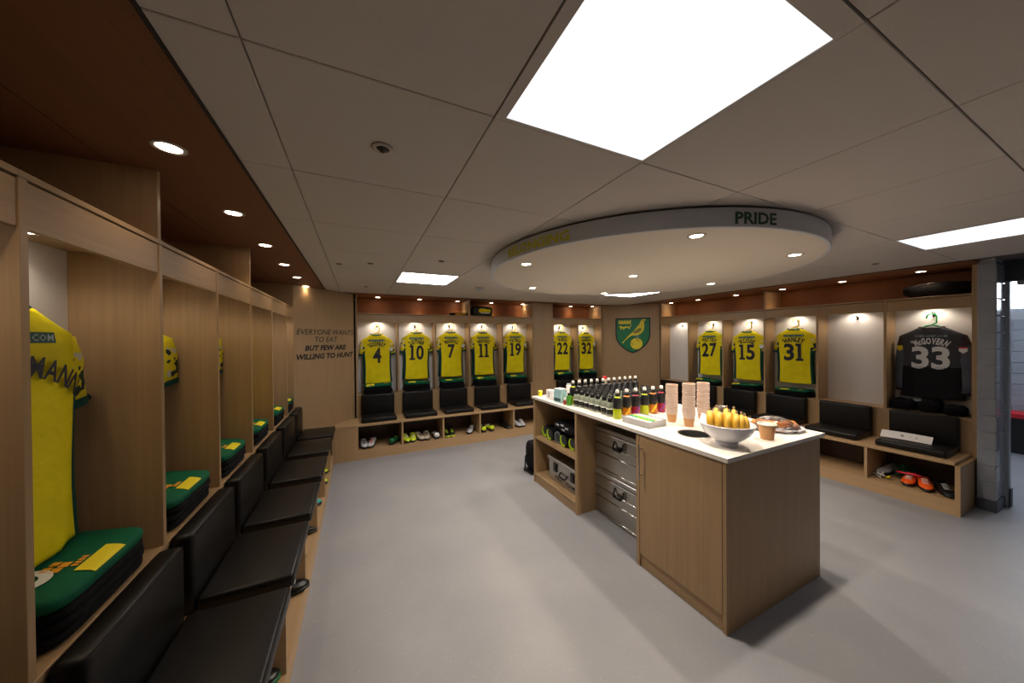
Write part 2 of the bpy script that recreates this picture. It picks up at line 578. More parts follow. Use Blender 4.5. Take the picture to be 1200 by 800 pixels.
# ------------------------------------------------------------------ downlights
_dl = {}
def downlight(loc, label, group, watts, color, size=100, r=0.043):
    t = thing('downlight', label, 'light', loc, 0, group)
    if 'trim' not in _dl:
        mb = MB(); mb.lathe([(0.033, 0.001), (0.035, -0.004), (0.047, -0.0035), (0.048, 0.001)], 24)
        me = mb.mesh('trim_ring', True); me.materials.append(RIM); _dl['trim'] = me
        mb = MB(); mb.lathe([(0.034, -0.001), (0.030, -0.0035), (0.0, -0.004)], 20)
        me = mb.mesh('lens', True); me.materials.append(LAMP); _dl['lens'] = me
    obj('trim_ring', _dl['trim'], None, t)
    obj('lens', _dl['lens'], None, t)
    spot(t, (0, 0, -0.008), watts, color, size)
    return t
_ord = ['first', 'second', 'third', 'fourth', 'fifth', 'sixth', 'seventh', 'eighth', 'ninth', 'tenth', 'eleventh', 'twelfth']
for k in range(-4, 6):
    lab = ('downlight in the left timber soffit, %s from the camera' % _ord[k]) if k >= 0 else ('downlight in the left timber soffit, %s behind the camera' % _ord[-k - 1])
    downlight((-0.585, 1.513 + 0.632 * k, ZC - 0.004), lab, 'downlights in the left soffit', SOFFIT_W, WARMER)
for k, (x, y) in enumerate([(0.27, 5.44), (0.911, 5.475), (1.557, 5.50), (2.203, 5.52), (2.845, 5.52), (3.98, 5.55), (4.42, 5.40)]):
    downlight((x, y, ZC - 0.004), 'downlight in the back timber soffit above the %s yellow shirt from the left' % _ord[k], 'downlights in the back soffit', SOFFIT_W, WARMER)
_rl = ['above the far empty locker bay', 'above the shirt numbered twenty-seven', 'above the shirt numbered fifteen', 'above the shirt numbered thirty-one', 'above the empty bay beside the goalkeeper shirt', 'above the black bag and the goalkeeper shirt']
for k, (x, y) in enumerate([(5.42, 4.30), (5.453, 3.779), (5.415, 3.117), (5.385, 2.48), (5.353, 1.848), (5.30, 1.224)]):
    downlight((x, y, ZC - 0.004), 'downlight in the right timber soffit ' + _rl[k], 'downlights in the right soffit', SOFFIT_W, WARMER)

# ------------------------------------------------------------------ round ceiling disc
ZD = 2.163
t = thing('ceiling_disc', 'large round white suspended disc with lettering around its rim, above the island', 'ceiling disc', (DC[0], DC[1], ZC - 0.002))
rim = MB()
rim.lathe([(DR - 0.02, -0.012), (DR, -0.012), (DR, ZD - ZC + 0.004), (DR - 0.004, ZD - ZC), (DR - 0.02, ZD - ZC)], 128, close=True)
obj('rim', rim, mat('disc rim paint', (188, 192, 200), 0.5), t, True, sharp=40)
obj('underside', MB().lathe([(0.0, ZD - ZC), (DR - 0.02, ZD - ZC)], 96, caps=False), DISCW, t)
obj('shadow_gap', MB().lathe([(DR - 0.02, 0.0), (DR - 0.02, -0.014)], 96, caps=False), CEILGAP, t)
def rim_text(s, a0, a1, m, name, zmid, h):
    mb = MB()
    wid = (a1 - a0) * DR
    text_fit(mb, s, w=wid, h=h, bold=0.034, fr=lambda u, v: ((DR + 0.002) * math.cos((a0 + a1) / 2 + u / DR), (DR + 0.002) * math.sin((a0 + a1) / 2 + u / DR), zmid - ZC + v))
    obj(name, mb, m, t)
R_ = math.radians
rim_text('PRIDE', R_(-113.5), R_(-102.9), GRTEXT, 'green_lettering', 2.2085, 0.062)
rim_text('BELONGING', R_(-176.5), R_(-151.6), YLTEXT, 'yellow_lettering', 2.2085, 0.062)
for k, (x, y, lb) in enumerate([(1.684, 1.175, 'near the letters PRIDE'), (2.698, 1.171, 'at its right edge near the doorway side'), (1.134, 2.14, 'at its left edge near the yellow letters'),
                                (2.238, 2.166, 'at its centre'), (1.729, 3.116, 'at its far left, towards shirts eleven and nineteen'), (2.753, 3.135, 'at its far side, before the crest'), (3.32, 2.159, 'at its right, towards the shirt numbered twenty-seven')]):
    downlight((x, y, ZD - 0.002), 'downlight in the round ceiling disc ' + lb, 'downlights in the ceiling disc', DISC_W, WARM, 130)

# smoke detector, sprinkler, small ceiling roses
t = thing('smoke_detector', 'white dome smoke detector on the ceiling by the shirts numbered seven and eleven', 'smoke detector', (1.427, 3.992, ZC))
obj('base', MB().lathe([(0.055, 0.0), (0.055, -0.014), (0.05, -0.018)], 20), RIM, t, True)
obj('dome', MB().lathe([(0.046, -0.018), (0.046, -0.03), (0.03, -0.048), (0.0, -0.05)], 20), GREYB, t, True)
t = thing('sprinkler_head', 'recessed sprinkler head with dark centre in a near ceiling tile', 'sprinkler', (0.081, 1.219, ZC))
obj('cup_ring', MB().lathe([(0.034, 0.0), (0.036, -0.004), (0.022, -0.006), (0.020, 0.0)], 24, close=True), RIM, t, True)
obj('nozzle', MB().lathe([(0.02, 0.0), (0.018, -0.006), (0.008, -0.010), (0.008, -0.016), (0.0, -0.017)], 16), mat('dark bronze', (50, 42, 38), 0.5), t, True)
for x, y, lb in [(-0.154, 3.218, 'small dark ceiling rose in a tile beside the left timber soffit'), (0.096, 3.092, 'small ceiling rose left of the square light panel by shirts seven and ten'),
                 (0.084, 4.45, 'small ceiling rose near the end of the slogan panel'), (0.644, 2.771, 'small ceiling rose in front of the light panel by shirts seven and ten'), (4.36, 1.276, 'small dark ceiling rose near the timber soffit by the goalkeeper shirt')]:
    tag(obj('ceiling_rose', MB().lathe([(0.024, 0.0), (0.024, -0.004), (0.012, -0.008), (0.0, -0.008)], 16), mat('rose grey', (120, 112, 106), 0.6), loc=(x, y, ZC)), lb, 'ceiling rose')

# ------------------------------------------------------------------ locker bays
def bay(loc, rz, w, label, end=False, updiv=False, light=True, hook=True, left=True, z_end=None, watts=None):
    t = thing('locker_bay', label, 'locker', loc, rz, 'locker bays')
    th = 0.022
    p = obj('riser_panel', MB().box(0, 0, ZB + 0.001, w, 0.018, ZS - 0.02), OAK, t)
    obj('shelf', MB().box(0, -0.004, ZS - 0.019, w, DEEP, ZS, bev=0.001), OAKX, t)
    if left:
        obj('side_panel', MB().box(0, -0.003, ZS + 0.001, th, DEEP, ZF1 - 0.001, bev=0.001), OAK, t)
    obj('back_panel', MB().box(th + 0.001, DEEP - 0.012, ZS + 0.001, w - 0.001, DEEP, 1.940), WHITE, t)
    obj('fascia_panel', MB().box(th + 0.002 if left else 0.002, 0, ZF0, w - 0.002, 0.018, ZF1 - 0.006, bev=0.001), OAKX, t)
    obj('top_board', MB().box(0, -0.002, ZF1, w, UP, ZF1 + 0.016, bev=0.001), OAKX, t)
    obj('bay_soffit', MB().box(th + 0.001, 0.019, 1.926, w - 0.001, DEEP - 0.013, 1.938), OAK, t)
    obj('upper_back', MB().box(0, UP - 0.014, ZF1 + 0.017, w, UP, ZC - 0.005), OAKREDX, t)
    if updiv:
        obj('upper_divider', MB().box(0, 0.0, ZF1 + 0.017, th, UP - 0.015, ZC - 0.005), OAK, t)
    if end:
        obj('end_panel', MB().box(w, -0.005, 0.0 if z_end is None else z_end, w + 0.032, UP, ZC - 0.005, bev=0.001), OAK, t)
    cx = (th + w) / 2
    if light:
        d = obj('bay_light', _bl['trim'], None, t, loc=(cx, 0.150, 1.9255))
        obj('lens', _bl['lens'], None, d)
        spot(t, (cx, 0.150, 1.919), watts or BAY_W, WARM, 150, 0.6, 0.025)
    if hook:
        hk = MB()
        hk.box(cx - 0.012, DEEP - 0.016, 1.80, cx + 0.012, DEEP - 0.012, 1.845)
        hk.tube([(cx, DEEP - 0.014, 1.838), (cx, DEEP - 0.05, 1.834), (cx, DEEP - 0.062, 1.842), (cx, DEEP - 0.064, 1.852)], 0.005, 6)
        hk.tube([(cx, DEEP - 0.014, 1.812), (cx, DEEP - 0.034, 1.808), (cx, DEEP - 0.042, 1.816)], 0.005, 6)
        obj('coat_hook', hk, mat('dark bronze', (50, 42, 38), 0.5), t, True)
    return t
_bl = {}
mb = MB(); mb.lathe([(0.030, 0.001), (0.032, -0.004), (0.041, -0.0035), (0.042, 0.001)], 20)
_bl['trim'] = mb.mesh('bay_light', True); _bl['trim'].materials.append(CHROME)
mb = MB(); mb.lathe([(0.031, -0.001), (0.028, -0.003), (0.0, -0.0035)], 16)
_bl['lens'] = mb.mesh('lens', True); _bl['lens'].materials.append(LAMP)

# name -> (run, left edge, width): run L local x = +Y; B local x = +X; Rt local x = -Y
BAYS_B = [(-0.045, 0.575, '4'), (0.53, 0.571, '10'), (1.101, 0.567, '7'), (1.668, 0.602, '11'), (2.27, 0.612, '19')]
BAYS_B2 = [(3.325, 0.575, '22'), (3.90, 0.60, '32')]
BAYS_R = [(4.42, 0.575, 'far empty'), (3.845, 0.60, '27'), (3.245, 0.588, '15'), (2.657, 0.592, '31'), (2.065, 0.586, 'near empty'), (1.479, 0.572, '33')]
BAYS_L = [(-0.60, 0.59, 'rear'), (-0.01, 0.59, 'behind'), (0.58, 0.575, 'nearest'), (1.155, 0.575, 'MANN'), (1.730, 0.565, 'second'), (2.295, 0.608, 'third'), (2.903, 0.625, 'fourth'), (3.528, 0.637, 'fifth'), (4.165, 0.40, 'sixth')]
def lframe(y): return ((XL, y, 0), math.pi / 2)
def bframe(x): return ((x, YB, 0), 0.0)
def rframe(y): return ((XR, y, 0), -math.pi / 2)
FR = {}
WORD = {'4': 'four', '10': 'ten', '7': 'seven', '11': 'eleven', '19': 'nineteen', '22': 'twenty-two', '32': 'thirty-two', '27': 'twenty-seven', '15': 'fifteen', '31': 'thirty-one', '33': 'thirty-three'}
for x, w, n in BAYS_B + BAYS_B2:
    FR[n] = (*bframe(x), w)
    bay(*bframe(x), w, 'oak locker bay in the back run holding yellow shirt number %s' % WORD.get(n, n), updiv=(n in ('4', '11')), end=(n in ('19', '32')), z_end=ZB if n in ('19', '32') else None)
for y, w, n in BAYS_R:
    FR[n] = (*rframe(y), w)
    lb = {'far empty': 'oak locker bay with bare white back next to the crest panel', 'near empty': 'oak locker bay with bare white back beside the goalkeeper shirt'}.get(n, 'oak locker bay in the right run holding shirt number %s' % WORD.get(n, n))
    bay(*rframe(y), w, lb, updiv=(n in ('31', 'far empty')), end=(n == '33'), z_end=None)
_ll = {'rear': 'oak locker bay of the left run well behind the camera', 'behind': 'oak locker bay of the left run beside the camera', 'nearest': 'oak locker bay cut by the left edge of the photo, left of shirt MANN',
       'MANN': 'oak locker bay of the left run holding the yellow shirt lettered MANN', 'second': 'oak locker bay just beyond the yellow shirt lettered MANN', 'third': 'third full oak locker bay of the left run, only a sleeve tip showing',
       'fourth': 'fourth full oak locker bay of the left run', 'fifth': 'fifth full oak locker bay of the left run', 'sixth': 'last oak locker bay of the left run, next to the slogan panel'}
for y, w, n in BAYS_L:
    FR[n] = (*lframe(y), w)
    bay(*lframe(y), w, _ll[n], updiv=(n in ('second', 'fourth')), end=(n == 'sixth'), z_end=ZB, watts=BAY_W * 0.45)

# column panel between the two back runs
tag(obj('column_panel', MB().box(2.916, YB - 0.006, ZB + 0.001, 3.322, YB + 0.02, ZC - 0.006), OAK), 'plain oak panel between the yellow shirts numbered nineteen and twenty-two', 'panel')

# corner panels at 45 degrees
def corner_panel(p0, p1, label):
    p0, p1 = Vector((*p0, 0)), Vector((*p1, 0))
    L = (p1 - p0).length
    ang = math.atan2(p1.y - p0.y, p1.x - p0.x)
    t = thing('corner_panel', label, 'panel', (p0.x, p0.y, 0), ang)
    obj('panel_board', MB().box(0, 0, ZB + 0.001, L, 0.02, ZC - 0.006), OAK, t)
    return t, L
t, L = corner_panel((-0.70, 4.575), (-0.068, 5.205), 'angled oak corner panel with the black slogan EVERYONE WANTS TO EAT')
for s, z, w, h, bold, cx in [('EVERYONE WANTS', 1.712, 0.845, 0.068, 0.0, 0.455), ('TO EAT.', 1.617, 0.34, 0.068, 0.0, 0.445), ('BUT FEW ARE', 1.508, 0.62, 0.070, 0.022, 0.445), ('WILLING TO HUNT', 1.402, 0.85, 0.072, 0.022, 0.452)]:
    mb = MB()
    text_fit(mb, s, w=w, h=h, bold=0.006 + bold * 1.7, shear=0.22, fr=lambda u, v: (cx + u, -0.0015, z + v))
    obj('lettering', mb, DKTEXT, t)
tc, L = corner_panel((4.535, 5.21), (5.262, 4.432), 'angled oak corner panel behind the green and yellow club crest')

# club crest on the right corner panel
def crest():
    a = Vector((4.535, 5.21, 0)); b = Vector((5.262, 4.432, 0))
    ang = math.atan2(b.y - a.y, b.x - a.x)
    cpt = (a + b) / 2
    nrm = Vector((math.sin(ang), -math.cos(ang), 0))
    t = thing('club_crest', 'green club crest shield with a yellow bird on a ball, on the corner panel', 'crest', cpt + nrm * 0.001 + Vector((0.03, -0.03, 1.30)), ang)
    hw, H = 0.325, 0.70
    def shield(s, dy):
        pts = []
        n = 14
        for k in range(n + 1):
            q = k / n
            x = hw * (1 - q ** 2.2) ** 0.80
            z = H * 0.56 * (1 - q)
            pts.append((x, z))
        right = [(hw, H)] + pts
        poly = right + [(-x, z) for x, z in reversed(right[:-1])]
        c = (0, H * 0.55)
        return [(c[0] + (x - c[0]) * s, c[1] + (z - c[1]) * (s if s == 1 else s * 1.0)) for x, z in poly]
    pr = lambda d: (lambda u, v, w: (u, -w - d, v))
    obj('border', MB().prism(shield(1.0, 0), pr(0), 0.016), CRESTB, t)
    obj('field', MB().prism(shield(0.93, 0), pr(0.016), 0.004), CRESTG, t)
    # bird: body outline facing right, head up, tail lower left
    bird = [(0.245, 0.655), (0.222, 0.672), (0.185, 0.672), (0.158, 0.650), (0.140, 0.610), (0.112, 0.560), (0.070, 0.510), (0.030, 0.455), (-0.010, 0.410), (-0.055, 0.372), (-0.105, 0.318), (-0.160, 0.252), (-0.205, 0.212),
            (-0.168, 0.196), (-0.168, 0.226), (-0.120, 0.272), (-0.066, 0.318), (-0.022, 0.350), (0.030, 0.352), (0.085, 0.358), (0.140, 0.382), (0.185, 0.425), (0.210, 0.480), (0.216, 0.540), (0.212, 0.590), (0.215, 0.630)]
    obj('bird', MB().prism(bird, pr(0.020), 0.006), CRESTY, t)
    wing = [(0.020, 0.430), (0.070, 0.470), (0.125, 0.500), (0.165, 0.490), (0.150, 0.440), (0.105, 0.405), (0.050, 0.395), (0.005, 0.400)]
    obj('wing', MB().prism(wing, pr(0.026), 0.003), CRESTD, t)
    obj('eye', MB().cyl((0.196, -0.026, 0.645), (0.196, -0.030, 0.645), 0.011, n=10), CRESTB, t)
    lg = MB()
    lg.prism([(0.055, 0.356), (0.075, 0.356), (0.088, 0.305), (0.072, 0.305)], pr(0.021), 0.005)
    lg.prism([(0.085, 0.358), (0.103, 0.358), (0.118, 0.290), (0.102, 0.290)], pr(0.021), 0.005)
    obj('leg', lg, GREYP, t)
    obj('ball', MB().cyl((0.07, -0.020, 0.190), (0.07, -0.028, 0.190), 0.112, n=28), CRESTY, t)
    ln = MB()
    ln.prism([(0.06, 0.298), (0.075, 0.290), (0.125, 0.235), (0.115, 0.228), (0.07, 0.27)], pr(0.0282), 0.002)
    ln.prism([(-0.035, 0.215), (0.0, 0.20), (0.015, 0.17), (0.005, 0.165), (-0.01, 0.19), (-0.038, 0.2)], pr(0.0282), 0.002)
    obj('ball_seam', ln, CRESTD, t)
    ct = MB()
    x0, z0 = -0.262, 0.585
    ct.prism([(x0, z0), (x0 + 0.23, z0), (x0 + 0.23, z0 + 0.052), (x0, z0 + 0.052)], pr(0.020), 0.004)
    for k in range(5):
        ct.prism([(x0 + 0.052 * k, z0 + 0.052), (x0 + 0.052 * k + 0.026, z0 + 0.052), (x0 + 0.052 * k + 0.026, z0 + 0.075), (x0 + 0.052 * k, z0 + 0.075)], pr(0.020), 0.004)
    obj('castle', ct, CRESTY, t)
    li = MB()
    li.prism([(-0.25, 0.535), (-0.225, 0.548), (-0.20, 0.535), (-0.17, 0.528), (-0.10, 0.540), (-0.06, 0.530), (-0.05, 0.505), (-0.06, 0.478), (-0.075, 0.478), (-0.07, 0.505), (-0.10, 0.512), (-0.15, 0.495), (-0.165, 0.47), (-0.185, 0.47),
              (-0.175, 0.50), (-0.20, 0.505), (-0.215, 0.47), (-0.235, 0.47), (-0.222, 0.51), (-0.255, 0.515)], pr(0.020), 0.004)
    li.tube([(-0.055, -0.022, 0.525), (-0.03, -0.022, 0.545), (-0.035, -0.022, 0.57), (-0.05, -0.022, 0.575)], 0.006, 5)
    obj('lion', li, CRESTY, t)
crest()

# ------------------------------------------------------------------ benches
def bench_run(name, label, frame, length, divs, depth, end_right=False, solid_to=None):
    """local x along, local y towards the wall from bench front"""
    t = thing(name, label, 'bench', *frame)
    obj('bench_top', MB().box(0, -0.006, ZB - 0.028, length, depth, ZB, bev=0.003), OAKX, t)
    obj('plinth', MB().box(0, 0.004, 0, length, 0.024, CUB - 0.016), OAKX, t)
    obj('cubby_floor', MB().box(0, 0.002, CUB - 0.016, length, depth - 0.02, CUB), OAKX, t)
    obj('cubby_back', MB().box(0, depth - 0.019, CUB + 0.001, length, depth - 0.004, ZB - 0.029), SHADELAM, t)
    for d in divs:
        obj('divider', MB().box(d - 0.011, 0.002, CUB + 0.001, d + 0.011, depth - 0.02, ZB - 0.029), OAKY, t)
    if solid_to:
        obj('front_panel', MB().box(solid_to[0], 0.0, 0.001, solid_to[1], 0.0018, ZB - 0.029), OAK, t)
    if end_right:
        obj('end_panel', MB().box(length, -0.006, 0, length + 0.03, depth + 0.002, ZB - 0.0285), OAK, t)
    return t
bench_run('bench', 'long oak bench with shoe cubbies under the left lockers, nearest the camera', ((BXL, REAR + 0.3, 0), math.pi / 2), 4.745 - REAR - 0.3,
          [y - REAR - 0.3 for y in (0.58, 1.155, 1.73, 2.295, 2.903, 3.528, 4.165)], BXL - XL - 0.001)
bench_run('bench', 'oak bench with shoe cubbies under the back run of yellow shirts', ((BXL - 0.39, BYB, 0), 0), 4.74 - BXL + 0.39,
          [x - BXL + 0.39 for x in (-0.034, 0.54, 1.121, 1.697, 2.281, 2.90, 3.33, 3.90)], YB - BYB - 0.001, solid_to=(0.36, 0.665))
bench_run('bench', 'oak bench with shoe cubbies under the right lockers, by the doorway', ((BXR, 4.76, 0), -math.pi / 2), 4.76 - 0.905,
          [4.76 - y for y in (3.845, 3.245, 2.657, 2.065, 1.465)], XR - BXR - 0.001, end_right=True)
fill = MB(); fill.box(BXR + 0.001, 4.765, 0, XR - 0.02, YB - 0.02, ZB - 0.001)
tag(obj('bench_corner', fill, OAKX), 'oak corner block of the bench under the club crest', 'bench')

# ------------------------------------------------------------------ padded seats
_pads = {}
def seat_pad(frame, w, label, depth, loc_off, group='black padded seats'):
    """frame on riser plane; pad centred in the bay; local y negative = into the room"""
    (loc, rz, bw) = frame
    t = thing('padded_seat', label, 'seat', loc, rz, group)
    key = (round(w, 3), round(depth, 3))
    x0 = loc_off
    if key not in _pads:
        a = MB(); a.box(0, -depth, ZB + 0.0005, w, -0.082, ZB + 0.062, bev=0.016)
        m1 = a.mesh('seat_cushion', True); m1.materials.append(LEATHER)
        b = MB(); b.box(0, -0.080, ZB + 0.002, w, -0.004, ZS + 0.008, bev=0.02)
        m2 = b.mesh('back_cushion', True); m2.materials.append(LEATHER)
        s = MB()
        s2 = MB()
        s.tube([(0.012, -depth + 0.004, ZB + 0.060), (w - 0.012, -depth + 0.004, ZB + 0.060)], 0.0022, 5)
        s2.tube([(0.012, -0.077, ZS + 0.004), (w - 0.012, -0.077, ZS + 0.004)], 0.0022, 5)
        m3 = s.mesh('piping', True); m3.materials.append(LEATHER)
        m4 = s2.mesh('piping', True); m4.materials.append(LEATHER)
        _pads[key] = (m1, m2, m3, m4)
    m1, m2, m3, m4 = _pads[key]
    obj('seat_cushion', m1, None, t, loc=(x0, 0, 0))
    obj('back_cushion', m2, None, t, loc=(x0, 0, 0))
    obj('piping', m3, None, t, loc=(x0, 0, 0))
    obj('piping', m4, None, t, loc=(x0, 0, 0))
    return t
for n in ('4', '10', '7', '11', '19', '22', '32'):
    f = FR[n]
    seat_pad(f, 0.455, 'black padded seat on the back bench below yellow shirt number %s' % WORD.get(n, n), 0.405, (f[2] - 0.455) / 2 + 0.002)
_rp = {'far empty': 'black padded seat of the right bench next to the crest corner', '27': 'black padded seat below yellow shirt number twenty-seven', '15': 'black padded seat below yellow shirt number fifteen',
       '31': 'black padded seat below yellow shirt number thirty-one', 'near empty': 'black padded seat below the bare white bay beside the goalkeeper shirt', '33': 'black padded seat with a white paper label, below the black goalkeeper shirt'}
for n in _rp:
    f = FR[n]
    seat_pad(f, 0.455, _rp[n], 0.44, (f[2] - 0.455) / 2 + (0.0 if n == '33' else -0.01))
_lp = {'behind': 'black padded seat of the left bench level with the camera, hardly in view', 'nearest': 'nearest black padded seat in the photo, cut by its lower left corner', 'MANN': 'black padded seat in front of the yellow shirt lettered MANN', 'second': 'black padded seat of the left bench just beyond the one at shirt MANN',
       'third': 'third black padded seat of the left bench counting from shirt MANN', 'fourth': 'fourth black padded seat of the left bench counting from shirt MANN', 'fifth': 'fifth black padded seat of the left bench, second from its far end', 'sixth': 'black padded seat at the far end of the left bench, by the slogan panel'}
for n in _lp:
    f = FR[n]
    w = 0.50 if n != 'sixth' else 0.42
    seat_pad(f, w, _lp[n], 0.425, (f[2] - w) / 2 + (0 if n != 'sixth' else 0.03))

# ------------------------------------------------------------------ football shirts
def sgn_pow(v, e): return math.copysign(abs(v) ** e, v)
def shirt_half(z):      # half width of the torso at height z over the hem
    if z < 0.50: return 0.212 - 0.012 * math.sin(z / 0.50 * math.pi)
    if z < 0.655: return 0.212 - 0.007 * (z - 0.50) / 0.155
    q = (z - 0.655) / 0.075
    return 0.205 - (0.205 - 0.088) * min(1, q) ** 0.9
def shirt_thick(z):
    return 0.042 if z < 0.60 else 0.042 - 0.017 * (z - 0.60) / 0.13
NX = 56
def torso_rings(ph, ripple=0.005):
    rings = []
    zs = [0.0, 0.012, 0.02, 0.08, 0.16, 0.24, 0.32, 0.40, 0.46, 0.50, 0.54, 0.58, 0.62, 0.655, 0.675, 0.695, 0.712, 0.726]
    for z in zs:
        hw, ty = shirt_half(z), shirt_thick(z)
        ring = []
        for k in range(NX):
            a = 2 * math.pi * k / NX
            x = hw * sgn_pow(math.cos(a), 0.6)
            y = ty * sgn_pow(math.sin(a), 0.45)
            q = max(0, 1 - z / 0.40)
            y += ripple * q * math.sin(x * 34 + ph + z * 4) + ripple * 0.5 * q * math.sin(x * 71 + 2 * ph - z * 9)
            zz = z - 0.012 * math.cos(x / 0.225 * 1.4) * (1 if z < 0.03 else 0)
            ring.append((x, y, zz))
        rings.append(ring)
    return rings
def front_y(x, z):
    hw, ty = shirt_half(z), shirt_thick(z)
    c = min(0.999, abs(x) / hw) ** (1 / 0.6)
    s = math.sqrt(max(0, 1 - min(1, c) ** 2))
    return -ty * s ** 0.45
_shirts = {}
def shirt_parts(keeper, var):
    key = (keeper, var)
    if key in _shirts: return _shirts[key]
    d = {}
    b = MB()
    rr = torso_rings(var * 1.7)
    def mif(i, k):
        x = abs(rr[i][k][0]) / max(0.01, shirt_half(rr[i][k][2] if rr[i][k][2] > 0 else 0))
        z = rr[i][k][2]
        if keeper:
            return 1 if z < 0.30 else 0
        return 1 if (x > 0.82 and z < 0.53) else 0
    b.loft(rr, mif=mif)
    d['torso'] = (b, [CHARC, CHARCD] if keeper else [YELLOW, GREEND])
    for side, nm in ((-1, 'sleeve'), (1, 'sleeve')):
        s = MB()
        L = [(0.130, 0.640, 0.050, 0.022), (0.163, 0.600, 0.074, 0.036), (0.186, 0.550, 0.076, 0.038), (0.200, 0.490, 0.071, 0.036), (0.209, 0.430, 0.065, 0.034)]
        if keeper:
            L = [(0.125, 0.645, 0.050, 0.022), (0.163, 0.598, 0.076, 0.036), (0.196, 0.52, 0.070, 0.036), (0.212, 0.40, 0.062, 0.034), (0.221, 0.28, 0.056, 0.032), (0.224, 0.16, 0.052, 0.03), (0.224, 0.07, 0.048, 0.03)]
        sw = 1.0 - 0.05 * ((var * 3 + side) % 3)
        rings = []
        for i, (x, z, hw, ty) in enumerate(L):
            if i == 0: dx, dz = 0.6, -0.8
            else:
                dx, dz = L[i][0] - L[i - 1][0], L[i][1] - L[i - 1][1]
                l = math.hypot(dx, dz); dx, dz = dx / l, dz / l
            px, pz = -dz, dx      # across the sleeve
            ring = []
            for k in range(16):
                a = 2 * math.pi * k / 16
                u = hw * sgn_pow(math.cos(a), 0.8); v = ty * sgn_pow(math.sin(a), 0.7)
                ring.append((side * (x * (1 if i < 2 else sw) + u * px), v + 0.004 * math.sin(i * 2 + k) + 0.004, z + u * pz))
            rings.append(ring if side > 0 else ring[::-1])
        n1 = len(L)
        s.loft(rings, mif=lambda i, k: 1 if (keeper and i < 2) else 0)
        d[nm + str(side)] = (s, [SLATE, REDPRINT] if keeper else [SHARD])
        # cuff
        c = MB()
        (x, z, hw, ty) = L[-1]; (xp, zp, _, _) = L[-2]
        dx, dz = x - xp, z - zp; l = math.hypot(dx, dz); dx, dz = dx / l, dz / l
        px, pz = -dz, dx
        rings = []
        for q, gsc in ((-0.004, 1.03), (0.004, 1.06), (0.020, 1.06), (0.024, 0.98)):
            ring = []
            for k in range(16):
                a = 2 * math.pi * k / 16
                u = hw * gsc * sgn_pow(math.cos(a), 0.8); v = ty * gsc * sgn_pow(math.sin(a), 0.7)
                ring.append((side * ((x + dx * q) * sw + u * px), v + 0.004, z + dz * q + u * pz))
            rings.append(ring if side > 0 else ring[::-1])
        c.loft(rings)
        d['cuff' + str(side)] = (c, [CHARCD] if keeper else [GREEND])
    # collar: ring around the neck hole, lower at the front (facing us is the back of the shirt)
    c = MB(); n = 20; rings = []
    for r, zo in ((0.088, 0.0), (0.092, 0.012), (0.084, 0.020), (0.078, 0.008)):
        rings.append([(r * math.cos(2 * math.pi * k / n), 0.30 * r * math.sin(2 * math.pi * k / n) * 1.2 - 0.002, 0.722 + zo - (0.010 if math.sin(2 * math.pi * k / n) < 0 else 0.0) * abs(math.sin(2 * math.pi * k / n))) for k in range(n)])
    c.loft(rings + [rings[0]], caps=False)
    d['collar'] = (c, [REDPRINT] if keeper else [GREEND])
    lab = MB(); lab.box(-0.05, 0.006, 0.700, 0.05, 0.010, 0.738)
    d['neck_lining'] = (lab, [GREYB])
    out = {}
    for k2, (m, mats) in d.items():
        me = m.mesh(k2, True)
        for q in mats: me.materials.append(q)
        out[k2] = me
    _shirts[key] = out
    return out

